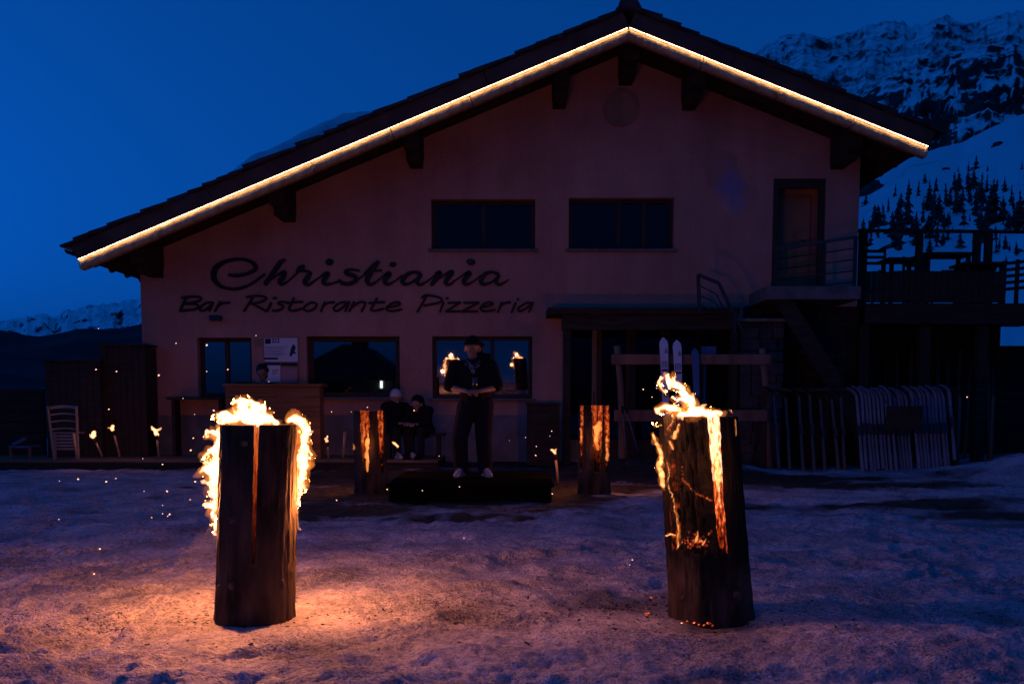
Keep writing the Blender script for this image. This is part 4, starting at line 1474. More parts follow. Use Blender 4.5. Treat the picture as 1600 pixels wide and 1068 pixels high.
for (u, v, w) in ((426, 529, 3), (430.5, 529, 2), (434, 529, 3)):
    sheet(u, v, u + w, v + 2, M['print'], 'print_mark', 0.038, s1)
    sheet(u + w - 1, v + 2, u + w, v + 4.5, M['print'], 'print_mark', 0.038, s1)
    sheet(u, v + 4.5, u + w, v + 6.5, M['print'], 'print_mark', 0.038, s1)
M['grey_print'] = mat('grey_print', (0.3, 0.29, 0.34), None, 10, 0.8, spec=0.1)
for k in range(7):
    sheet(415.5, 541 + k * 2.3, 450 - (k * 7) % 11, 541.9 + k * 2.3, M['grey_print'], 'text_line', 0.038, s1)
a = [at(u, v, YB) + Vector((0, -0.0385, 0)) for u, v in ((453, 556), (455, 545), (459, 537), (463, 542), (461, 549), (464, 553), (459, 552), (456, 557))]
MB().prism(a, (0, 0.0008, 0)).build('print_figure', M['print'], s1)
sheet(413.8, 566.5, 439, 570.5, M['print'], 'print_bar', 0.038, s2)
sheet(440, 566.5, 465, 571.5, M['print'], 'print_bar', 0.038, nb)
for k in range(3):
    sheet(426, 577 + k * 3, 436 - k * 2, 578.6 + k * 3, M['grey_print'], 'text_line', 0.038, s2)
q0, q1 = at(398, 529, YB), at(410, 541, YB)
tag(MB().box((q0.x, YB - 0.012, q1.z), (q1.x, YB - 0.001, q0.z)).build('small_plaque', M['door_wood'], None, (q0.x, YB, q1.z)), 'little brown plaque on the wall beside the notice sheets', 'plaque')

# ================================================================== terrace deck along the front
dk = thing('terrace_deck', 'low plank terrace along the foot of the chalet wall', 'deck', (at(300, 718, 17).x, 17.3, 0))
DX0, DX1, DY0, DZ = at(-80, 700, 16.6).x, at(684, 700, 16.6).x, 16.55, 0.13
nbd = 13
for k in range(nbd):
    y0 = DY0 + k * 0.148
    cuts = [DX0, DX0 + 3.1 + 0.4 * (k % 3), DX0 + 5.9 - 0.3 * (k % 2), DX1]
    for a, b in zip(cuts[:-1], cuts[1:]):
        MB().box((a + 0.003, y0, DZ - 0.032), (b - 0.003, y0 + 0.140, DZ - random.uniform(0, 0.004))).build('deck_board', M['deck'], dk)
MB().box((DX0, DY0 + 0.02, -0.1), (DX1, DY0 + 0.06, DZ - 0.034)).build('deck_skirt', M['dark_wood'], dk)
MB().box((DX0, DY0 + 0.08, -0.1), (DX1, YB - 0.1, DZ - 0.05)).build('deck_frame', M['dark_wood'], dk)

# low podium where the man stands
pd_ = thing('podium', 'low dark wooden stand under the standing man in sneakers', 'podium', (at(735, 770, 12).x, 12, 0))
PX0, PX1, PZ = at(606, 760, 11.2).x, at(866, 760, 11.2).x, 0.19
for k in range(13):
    y0 = 10.95 + k * 0.155
    MB().box((PX0 + random.uniform(0, .02), y0, PZ - 0.035), (PX1 - random.uniform(0, .02), y0 + 0.147, PZ - random.uniform(0, 0.004))).build('podium_board', M['black_wood'], pd_)
for y0 in (10.97, 11.9, 12.85):
    MB().box((PX0 + 0.04, y0, -0.05), (PX1 - 0.04, y0 + 0.09, PZ - 0.037)).build('bearer', M['black_wood'], pd_)


# ================================================================== dark sheds and fences at the left
def board_screen(label, u0, u1, vtop, Y, zb, nbo, m, horizontal=False, name='wooden_screen', depth=0.5):
    a, b = at(u0, vtop, Y), at(u1, vtop, Y)
    t = thing(name, label, 'screen', ((a.x + b.x) / 2, Y, zb))
    rs = random.Random(int(u0 + vtop))
    if horizontal:
        h = (a.z - zb) / nbo
        for k in range(nbo):
            MB().box((a.x, Y + rs.uniform(0, .012), zb + k * h + 0.006), (b.x, Y + 0.035, zb + (k + 1) * h - 0.006)).build('board', m, t)
    else:
        w = (b.x - a.x) / nbo
        for k in range(nbo):
            MB().box((a.x + k * w + 0.004, Y + rs.uniform(0, .012), zb), (a.x + (k + 1) * w - 0.004, Y + 0.035, a.z - rs.uniform(0, 0.01))).build('board', m, t)
    MB().box((a.x + 0.01, Y + 0.04, zb), (b.x - 0.01, Y + depth, a.z - 0.02)).build('back_frame', m, t)
    MB().box((a.x - 0.03, Y - 0.03, a.z), (b.x + 0.02, Y + depth + 0.02, a.z + 0.035)).build('cap_board', m, t)
    return t


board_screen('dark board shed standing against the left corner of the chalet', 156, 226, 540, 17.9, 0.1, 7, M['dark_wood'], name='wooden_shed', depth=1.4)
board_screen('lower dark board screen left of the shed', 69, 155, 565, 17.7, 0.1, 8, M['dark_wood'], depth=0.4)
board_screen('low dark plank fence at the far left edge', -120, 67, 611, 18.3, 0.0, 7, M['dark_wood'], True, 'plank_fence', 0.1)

# reclining chair in the gloom
q = at(40, 700, 17.4)
dc = thing('sun_lounger', 'pale folded lounger in the dark beside the plank fence', 'lounger', (q.x, 17.4, DZ))
p0, p1, p2 = at(20, 694, 17.4), at(40, 684, 17.5), at(54, 697, 17.4)
MB().beam(p0, p1, 0.5, 0.03, (0, 0, 1)).build('backrest', M['ski_grey'], dc)
MB().beam(p0 + Vector((0.05, -0.02, -0.03)), p2, 0.5, 0.03).build('seat', M['ski_grey'], dc)
for x in (p0.x + 0.05, p2.x):
    MB().box((x - 0.02, 17.2, DZ), (x + 0.02, 17.24, p2.z)).build('leg', M['old_wood'], dc)

# ladder back chair
ca, cb = at(81, 700, 16.9), at(121, 700, 16.9)
ch = thing('chair', 'pale slatted wooden chair seen from behind near the screens', 'chair', ((ca.x + cb.x) / 2, 16.95, DZ))
ztop = at(100, 634, 16.9).z
for s, (xb, xt) in ((0, (at(82, 700, 16.9).x, at(79, 640, 16.9).x)), (1, (at(120, 700, 16.9).x, at(123.5, 640, 16.9).x))):
    MB().beam((xb, 16.95, DZ), (xt, 16.80, ztop), 0.035, 0.035, (0, 1, 0)).build('leg', M['pale_wood'], ch, bevel=0.005)
    MB().beam((xb + (0.0 if s == 0 else -0.05) - 0.10, 17.22, DZ), (xb + (0.0 if s == 0 else -0.05) - 0.10, 17.22, DZ + 0.44), 0.035, 0.035, (0, 1, 0)).build('leg', M['pale_wood'], ch)
for (v, hw) in ((637, 0.05), (648, 0.025), (659, 0.025), (671, 0.022)):
    z = at(100, v, 16.88).z
    xl, xr = at(80.5, v, 16.9).x, at(122, v, 16.9).x
    pts = [(xl + (xr - xl) * k / 6, 16.87 + 0.05 * (1 - ((k - 3) / 3) ** 2) - 0.04 * (z - DZ - .4), z + 0.025 * (1 - ((k - 3) / 3) ** 2)) for k in range(7)]
    mb = MB()
    for p0, p1 in zip(pts[:-1], pts[1:]):
        mb.beam(p0, p1, 0.018, hw)
    mb.build('back_slat', M['pale_wood'], ch)
for k in range(4):
    y0 = 16.92 + k * 0.075
    MB().box((at(82, 690, 16.9).x, y0, DZ + 0.44), (at(120, 690, 16.9).x, y0 + 0.06, DZ + 0.46)).build('seat_slat', M['pale_wood'], ch)
for k in range(5):
    z = DZ + 0.40 - k * 0.055
    MB().box((at(83, 690, 16.9).x, 16.945, z - 0.016), (at(119, 690, 16.9).x, 16.96, z + 0.016)).build('rung', M['pale_wood'], ch)

# ================================================================== DJ booth
bx0, bx1 = at(353, 640, 17.1), at(500, 640, 17.1)
bz = at(420, 599, 17.1).z
bt = thing('dj_booth', 'plain larch plank counter on the terrace, tall front towards the yard', 'counter', ((bx0.x + bx1.x) / 2, 17.1, DZ))
nb_ = 7
hh = (bz - DZ - 0.05) / nb_
for k in range(nb_):
    MB().box((bx0.x, 17.08 + random.uniform(0, .006), DZ + k * hh + 0.003), (bx1.x, 17.12, DZ + (k + 1) * hh - 0.003)).build('front_board', M['booth'], bt)
MB().box((bx0.x - 0.04, 17.03, bz - 0.048), (bx1.x + 0.04, 17.6, bz)).build('counter_top', M['booth'], bt, bevel=0.005)
for x in (bx0.x + 0.02, bx1.x - 0.06):
    MB().box((x, 17.122, DZ), (x + 0.04, 17.55, bz - 0.05)).build('side_panel', M['booth'], bt)
q = at(383, 596, 17.3)
lp = thing('laptop', 'open laptop with faint blue screen on the plank counter', 'laptop', (q.x, 17.3, bz))
M['screen'] = emit('laptop_screen', (0.05, 0.2, 1.0), 0.6)
MB().box((q.x - 0.14, 17.2, bz), (q.x + 0.14, 17.42, bz + 0.018)).build('base', M['metal'], lp)
MB().box((q.x - 0.10, 17.22, bz + 0.0185), (q.x - 0.02, 17.27, bz + 0.034)).build('lit_pad', M['screen'], lp)
MB().beam((q.x, 17.2, bz + 0.018), (q.x, 17.13, bz + 0.03), 0.28, 0.012).build('lid', M['metal'], lp)

# bench ledge under the left window and dark storage chest right of the man
q0, q1 = at(266, 620, 18.2), at(352, 620, 18.2)
t = thing('ledge_bench', 'dark plank ledge bench under the leftmost lower window', 'bench', ((q0.x + q1.x) / 2, 18.2, DZ))
MB().box((q0.x, 18.0, q0.z - 0.05), (q1.x, 18.45, q0.z)).build('seat', M['dark_wood'], t)
for x in (q0.x + 0.05, q1.x - 0.1):
    MB().box((x, 18.1, DZ), (x + 0.06, 18.4, q0.z - 0.052)).build('leg', M['dark_wood'], t)
q0, q1 = at(824, 629, 17.4), at(874, 629, 17.4)
t = thing('storage_chest', 'dark upright box between the right lower window and the porch', 'box', ((q0.x + q1.x) / 2, 17.4, 0))
MB().box((q0.x, 17.3, 0), (q1.x, 17.9, q0.z - 0.05)).build('body', M['dark_wood'], t, bevel=0.01)
MB().box((q0.x - 0.02, 17.27, q0.z - 0.048), (q1.x + 0.02, 17.93, q0.z)).build('lid', M['dark_wood'], t, bevel=0.008)
q0, q1 = at(596, 690, 17.2), at(694, 690, 17.2)
bench = thing('bench', 'low dark bench under the two seated people', 'bench', ((q0.x + q1.x) / 2, 17.4, DZ))
MB().box((q0.x, 17.2, DZ + 0.39), (q1.x, 17.6, DZ + 0.43)).build('seat', M['dark_wood'], bench)
for x in (q0.x + 0.08, q1.x - 0.14):
    MB().box((x, 17.25, DZ), (x + 0.06, 17.55, DZ + 0.388)).build('leg', M['dark_wood'], bench)


# ================================================================== people
def limb_mesh(parts, voxel, smooth=2):
    mb = MB()
    for p, q, a, b in parts:
        capsule(mb, p, q, a, b, 12)
    return remesh(mb.mesh('m'), voxel, smooth)


def hand(wrist, tip_dir, palm_n, side):
    """palm, four unequal bent fingers and a thumb, as capsules"""
    w, d, n = Vector(wrist), Vector(tip_dir).normalized(), Vector(palm_n).normalized()
    s = d.cross(n).normalized() * side
    out = []
    k = w + d * 0.085
    for i, (o, L) in enumerate(((-0.030, 0.066), (-0.010, 0.076), (0.011, 0.070), (0.030, 0.055))):
        kn = k + s * o
        out.append((w + s * o * 0.5, kn, 0.016, 0.0125))
        m1 = kn + (d * 0.9 + n * 0.45).normalized() * L * 0.5
        m2 = m1 + (d * 0.35 + n * 0.95).normalized() * L * 0.5
        out += [(kn, m1, 0.0105, 0.0095), (m1, m2, 0.0095, 0.008)]
    tb = w + d * 0.03 - s * 0.034
    t1 = tb + (d * 0.6 - s * 0.5 + n * 0.5).normalized() * 0.035
    out += [(w + d * 0.015, tb, 0.015, 0.013), (tb, t1, 0.012, 0.0105), (t1, t1 + (d * 0.9 + n * 0.4).normalized() * 0.03, 0.0105, 0.009)]
    return out


def head_parts(c, face, up=(0, 0, 1)):
    c, f, u = Vector(c), Vector(face).normalized(), Vector(up).normalized()
    s = f.cross(u).normalized()
    return [(c + u * 0.035 - f * 0.015, c + u * 0.03 + f * 0.02, 0.092, 0.085), (c - u * 0.02 + f * 0.015, c - u * 0.075 + f * 0.045, 0.074, 0.046),
            (c + f * 0.098 + u * 0.012, c + f * 0.118 - u * 0.022, 0.011, 0.016),
            (c + f * 0.088 - u * 0.055 - s * 0.018, c + f * 0.088 - u * 0.055 + s * 0.018, 0.012, 0.012),
            (c + f * 0.086 + u * 0.036 - s * 0.045, c + f * 0.086 + u * 0.036 + s * 0.045, 0.014, 0.014),
            (c - s * 0.088 + u * 0.015, c - s * 0.09 - u * 0.025, 0.018, 0.013), (c + s * 0.088 + u * 0.015, c + s * 0.09 - u * 0.025, 0.018, 0.013)]


def eyes(c, face, par):
    c, f = Vector(c), Vector(face).normalized()
    s = f.cross(Vector((0, 0, 1))).normalized()
    for k in (-1, 1):
        MB().ball(c + f * 0.086 + s * 0.034 * k + Vector((0, 0, 0.012)), 0.009, 8, 6).build('eye', M['hair'], par)


def shoe(par, heel, toe, m=None, trim=True):
    h, t = Vector(heel), Vector(toe)
    d = (t - h).normalized()
    mb = MB()
    capsule(mb, h + Vector((0, 0, 0.045)), t + Vector((0, 0, 0.035)) - d * 0.03, 0.043, 0.038, 12)
    capsule(mb, h + Vector((0, 0, 0.05)), h + Vector((0, 0, 0.11)), 0.045, 0.048, 12)
    capsule(mb, h + Vector((0, 0, 0.10)) + d * 0.02, t + Vector((0, 0, 0.05)) - d * 0.06, 0.042, 0.036, 12)
    me = remesh(mb.mesh('m'), 0.008, 2)
    zmin = h.z
    for v in me.vertices:
        v.co.z = max(v.co.z, zmin + 0.004)
    o = link('shoe', me, m or M['shoe'], par)
    if trim:
        s = d.cross(Vector((0, 0, 1)))
        for k in range(4):
            c = h.lerp(t, 0.30 + 0.13 * k) + Vector((0, 0, 0.135 - 0.018 * k))
            MB().beam(c - s * 0.03, c + s * 0.03 + d * 0.012, 0.008, 0.006).build('lace', M['shoe'], o)
        c = h.lerp(t, 0.42)
        for k in (-1, 1):
            MB().beam(c + s * 0.043 * k + Vector((0, 0, 0.10)), c + s * 0.046 * k + d * 0.04 + Vector((0, 0, 0.04)), 0.01, 0.018).build('side_stripe', M['shoe_trim'], o)
    return o


def body(par, parts, voxel=0.010):
    return link('body', limb_mesh(parts, voxel, 1), M['skin'], par)


# --- the standing man: black cap, dark short sleeved top, hands together before him
o = Vector((at(740, 700, 12.0).x, 12.0, PZ))
man = thing('person', 'man in black cap and dark clothes standing with hands clasped, pale laced sneakers', 'person', o)
hc = o + Vector((-0.01, -0.02, 1.595))
fd = Vector((-0.25, -1, -0.08))
J = {k: o + Vector(v) for k, v in dict(pel=(0.025, 0.01, 0.93), nk=(0, 0.01, 1.44), shl=(-0.20, 0.01, 1.385), shr=(0.20, 0.01, 1.385), ell=(-0.275, -0.03, 1.12), elr=(0.275, -0.03, 1.12),
                                        wrl=(-0.075, -0.25, 1.075), wrr=(0.085, -0.25, 1.075), hpl=(-0.075, 0, 0.89), hpr=(0.125, 0, 0.91), knl=(-0.165, -0.10, 0.49), knr=(0.12, -0.02, 0.49), anl=(-0.15, 0.02, 0.09), anr=(0.14, 0.02, 0.09)).items()}
parts = head_parts(hc, fd) + [(J['nk'], hc - Vector((0, 0, 0.06)), 0.062, 0.055), (J['pel'], J['nk'] - Vector((0, 0, 0.1)), 0.13, 0.12),
         (J['shl'], J['ell'], 0.058, 0.045), (J['shr'], J['elr'], 0.058, 0.045), (J['shl'], J['shr'], 0.07, 0.07), (J['ell'], J['wrl'], 0.043, 0.028), (J['elr'], J['wrr'], 0.043, 0.028),
         (J['hpl'], J['knl'], 0.085, 0.058), (J['hpr'], J['knr'], 0.085, 0.058), (J['knl'], J['anl'], 0.055, 0.038), (J['knr'], J['anr'], 0.055, 0.038)]
parts += hand(J['wrl'], (1, -0.25, -0.12), (0.1, 0.35, -0.9), 1) + hand(J['wrr'], (-1, -0.25, 0.02), (0.0, 0.35, -0.9), -1)
body(man, parts, 0.0075)
eyes(hc, fd, man)
top = [(J['pel'] + Vector((0, 0, -0.06)), o + Vector((0, 0.0, 1.25)), 0.165, 0.185), (o + Vector((-0.08, 0.01, 1.25)), o + Vector((-0.13, 0.01, 1.37)), 0.14, 0.10), (o + Vector((0.08, 0.01, 1.25)), o + Vector((0.13, 0.01, 1.37)), 0.14, 0.10),
       (J['shl'] + Vector((-.01, 0, 0)), J['ell'] + Vector((0, 0, .03)), 0.088, 0.088), (J['shr'] + Vector((.01, 0, 0)), J['elr'] + Vector((0, 0, .03)), 0.088, 0.088), (J['shl'], J['shr'], 0.085, 0.085), (J['nk'] - Vector((0, 0, 0.02)), J['nk'] + Vector((0, 0, 0.02)), 0.085, 0.075)]
link('shirt', limb_mesh(top, 0.014, 3), M['black_cloth'], man)
tr = [(J['pel'], J['pel'] - Vector((0, 0, 0.06)), 0.155, 0.155), (J['hpl'], J['knl'], 0.125, 0.10), (J['hpr'], J['knr'], 0.125, 0.10), (J['knl'], J['anl'] + Vector((0, 0, 0.02)), 0.10, 0.09), (J['knr'], J['anr'] + Vector((0, 0, 0.02)), 0.10, 0.09)]
link('trousers', limb_mesh(tr, 0.014, 3), M['dark_denim'], man)
cp = [(hc + Vector((0, 0.005, 0.06)), hc + Vector((0, 0.01, 0.075)), 0.105, 0.098), (hc + Vector((-0.03, -0.09, 0.062)), hc + Vector((-0.045, -0.15, 0.052)), 0.05, 0.045)]
me = limb_mesh(cp, 0.009, 2)
for v in me.vertices:
    if v.co.y < hc.y - 0.095: v.co.z = hc.z + 0.055 + (v.co.z - hc.z - 0.055) * 0.22
    v.co.z = max(v.co.z, hc.z + 0.045)
link('cap', me, M['black_cloth'], man)
shoe(man, o + Vector((-0.135, 0.03, 0)), o + Vector((-0.21, -0.20, 0)))
shoe(man, o + Vector((0.125, 0.03, 0)), o + Vector((0.21, -0.19, 0)))
man.scale = (1.0, 1.0, 0.96)
# scarf with pale marks
sc_ = limb_mesh([(o + Vector((-0.07, -0.09, 1.42)), o + Vector((0.0, -0.14, 1.36)), 0.035, 0.04), (o + Vector((0.07, -0.09, 1.42)), o + Vector((0.0, -0.14, 1.36)), 0.035, 0.04), (o + Vector((0, -0.14, 1.36)), o + Vector((0.0, -0.17, 1.31)), 0.04, 0.03)], 0.009, 2)
M['scarf'] = mat('scarf_print', (0.16, 0.15, 0.19), (0.02, 0.02, 0.026), 24, 0.9, contrast=(0.5, 0.58), spec=0.1)
link('scarf', sc_, M['scarf'], man)
gl = thing('drinking_glass', 'slim empty glass held in the standing man\'s hands', 'glass', o + Vector((0.03, -0.33, 1.04)))
mb = MB()
mb.tube([o + Vector((0.03, -0.335, 1.06)), o + Vector((0.03, -0.335, 1.19))], [0.024, 0.032], 14)
M['clear'] = glass('clear_glass', 1.6, (0.03, 0.03, 0.035))
mb.build('bowl', M['clear'], gl)


def seated(label, u, Y, zs, sc=1.0, lean=0.15, hat=None, hair=True, yaw=0.0, cloth='black_cloth', shoe_m='shoe', hood=False):
    o = Vector((at(u, 700, Y).x, Y, zs))
    t = thing('person', label, 'person', o)
    c, s = math.cos(yaw), math.sin(yaw)

    def p(x, y, z):
        return o + Vector((x * c - y * s, x * s + y * c, z)) * 1.0 if sc == 1 else o + Vector(((x * c - y * s) * sc, (x * s + y * c) * sc, z * sc))
    f = Vector((s, -c, -0.25 - lean * 0.6))
    ln = lean
    hc = p(0, -ln * 0.75, 1.06 - ln * 0.25)
    J = dict(pel=p(0, 0, 0.52), ch=p(0, -ln * 0.5, 0.86 - ln * .1), shl=p(-.18, -ln * .55, 0.90 - ln * .15), shr=p(.18, -ln * .55, 0.90 - ln * .15), ell=p(-.22, -ln * .5 - 0.14, 0.66), elr=p(.22, -ln * .5 - .14, 0.66), wrl=p(-.08, -0.42, 0.62), wrr=p(.08, -0.42, 0.62),
             hpl=p(-.09, 0, .50), hpr=p(.09, 0, .50), knl=p(-.13, -.43, .50), knr=p(.13, -.43, .50), anl=p(-.12, -.42, .09), anr=p(.13, -.46, .09))
    parts = head_parts(hc, f) + [(J['ch'], hc - Vector((0, 0, 0.06)), 0.07, 0.055), (J['pel'], J['ch'], .12, .12), (J['shl'], J['shr'], .065, .065), (J['shl'], J['ell'], .05, .042), (J['shr'], J['elr'], .05, .042), (J['ell'], J['wrl'], .04, .027), (J['elr'], J['wrr'], .04, .027),
             (J['hpl'], J['knl'], .08, .058), (J['hpr'], J['knr'], .08, .058), (J['knl'], J['anl'], .052, .038), (J['knr'], J['anr'], .052, .038)]
    hx = Vector((c, s, 0))
    hy = Vector((s, -c, 0))
    parts += hand(J['wrl'], hx * 0.6 + hy, Vector((0, 0, -1)), 1) + hand(J['wrr'], -hx * 0.6 + hy, Vector((0, 0, -1)), -1)
    body(t, parts, 0.009)
    eyes(hc, f, t)
    jk = [(J['pel'], J['ch'], .165, .17), (J['shl'], J['shr'], .095, .095), (J['shl'], J['ell'], .08, .07), (J['shr'], J['elr'], .08, .07), (J['ell'], J['wrl'].lerp(J['ell'], .12), .068, .052), (J['elr'], J['wrr'].lerp(J['elr'], .12), .068, .052), (J['ch'], J['ch'] + Vector((0, 0, 0.09)), 0.1, 0.08)]
    if hood:
        jk += [(hc + Vector((0, 0, .02)) - f * 0.05, hc + Vector((0, 0, .05)) - f * 0.02, .115, .112)]
    link('jacket', limb_mesh(jk, 0.014, 3), M[cloth], t)
    link('trousers', limb_mesh([(J['pel'], J['pel'] + Vector((0, 0, .01)), .16, .15), (J['hpl'], J['knl'], .11, .08), (J['hpr'], J['knr'], .11, .08), (J['knl'], J['anl'], .078, .065), (J['knr'], J['anr'], .078, .065)], 0.014, 3), M['dark_denim'], t)
    if hat:
        me = limb_mesh([(hc + Vector((0, 0, .055)), hc + Vector((0, 0, .085)), .106, .094)], 0.009, 2)
        for v in me.vertices:
            v.co.z = max(v.co.z, hc.z + 0.035)
        link('beanie', me, M['wool'], t)
    elif hair:
        link('hair', limb_mesh([(hc + Vector((0, 0, .06)) - f * 0.03, hc + Vector((0, 0, .06)) - f * 0.01, .104, .10)], 0.012, 2), M['hair'], t)
    shoe(t, J['anl'] - Vector((0, 0, .09)) + hy * -0.02, J['anl'] - Vector((0, 0, .09)) + hy * 0.21, M[shoe_m], False)
    shoe(t, J['anr'] - Vector((0, 0, .09)) + hy * -0.02, J['anr'] - Vector((0, 0, .09)) + hy * 0.21, M[shoe_m], False)
    return t


seated('seated person in dark jacket and white wool hat', 616, 17.42, DZ, 1.0, 0.12, True, yaw=0.5)
seated('hooded person in black bending forward on the bench', 664, 17.42, DZ, 0.98, 0.42, None, False, yaw=-0.35, shoe_m='black_cloth', hood=True)

# the DJ behind the counter
o = Vector((at(411, 580, 17.85).x, 17.85, DZ))
dj = thing('person', 'dark haired person bent over the plank counter, only the head showing', 'person', o)
hc = Vector((o.x, 17.80, at(411, 583, 17.85).z))
f = Vector((0.05, -1, -0.45))
sh = hc.z - 0.20
J = dict(nk=Vector((o.x, 17.86, sh - 0.02)), shl=Vector((o.x - .18, 17.87, sh - .05)), shr=Vector((o.x + .18, 17.87, sh - .05)), ell=Vector((o.x - .23, 17.75, sh - .3)), elr=Vector((o.x + .23, 17.75, sh - .3)), wrl=Vector((o.x - .1, 17.62, bz + 0.045)), wrr=Vector((o.x + .1, 17.62, bz + 0.045)),
         pel=Vector((o.x, 17.9, DZ + .9)), hl=Vector((o.x - .1, 17.9, DZ + .88)), hr=Vector((o.x + .1, 17.9, DZ + .88)), fl=Vector((o.x - .12, 17.9, DZ + .08)), fr=Vector((o.x + .12, 17.9, DZ + .08)))
parts = head_parts(hc, f) + [(J['nk'], hc - Vector((0, 0, .06)), .06, .055), (J['pel'], J['nk'] - Vector((0, 0, .1)), .12, .12), (J['shl'], J['shr'], .065, .065), (J['shl'], J['ell'], .05, .042), (J['shr'], J['elr'], .05, .042), (J['ell'], J['wrl'], .04, .027), (J['elr'], J['wrr'], .04, .027), (J['hl'], J['fl'], .08, .04), (J['hr'], J['fr'], .08, .04)]
parts += hand(J['wrl'], (0.1, -1, -0.1), (0, 0, -1), 1) + hand(J['wrr'], (-0.1, -1, -0.1), (0, 0, -1), -1)
body(dj, parts, 0.009)
eyes(hc, f, dj)
link('jacket', limb_mesh([(J['pel'], J['nk'] - Vector((0, 0, .12)), .16, .16), (J['shl'], J['shr'], .09, .09), (J['shl'], J['ell'], .075, .065), (J['shr'], J['elr'], .075, .065), (J['ell'], J['wrl'].lerp(J['ell'], .15), .062, .05), (J['elr'], J['wrr'].lerp(J['elr'], .15), .062, .05)], .014, 3), M['black_cloth'], dj)
link('trousers', limb_mesh([(J['pel'], J['pel'], .15, .15), (J['hl'], J['fl'] + Vector((0, 0, .03)), .11, .07), (J['hr'], J['fr'] + Vector((0, 0, .03)), .11, .07)], .014, 3), M['dark_denim'], dj)
hr = limb_mesh([(hc + Vector((0, 0.03, .05)), hc + Vector((0, 0.01, .07)), .108, .104), (hc + Vector((0, .05, 0)), hc + Vector((0, .05, -.04)), .085, .08)], 0.011, 1)
for v in hr.vertices:
    v.co += v.normal * 0.014 * mnoise.noise(v.co * 30)
link('hair', hr, M['hair'], dj)
shoe(dj, J['fl'] - Vector((0, 0, .08)), J['fl'] + Vector((-.02, -.22, -.08)), M['black_cloth'], False)
shoe(dj, J['fr'] - Vector((0, 0, .08)), J['fr'] + Vector((.02, -.22, -.08)), M['black_cloth'], False)


# ================================================================== burning logs
def bark_r(a, z, seed, r):
    d = Vector((math.cos(a) * 1.2, math.sin(a) * 1.2, z * 0.6 + seed))
    return r * (1 + 0.05 * mnoise.noise(d * 1.2) + 0.022 * mnoise.noise(Vector((math.cos(a) * 6, math.sin(a) * 6, z * 3 + seed))) + 0.020 * mnoise.noise(Vector((math.cos(a) * 18, math.sin(a) * 18, z * 9 + seed))) - 0.05 * abs(mnoise.noise(Vector((math.cos(a) * 7, math.sin(a) * 7, z * 1.6 + seed * 2)))) - 0.022 * abs(mnoise.noise(Vector((math.cos(a) * 15, math.sin(a) * 15, z * 5 + seed)))))


def log_axis(base, top, t):
    return base.lerp(top, t)


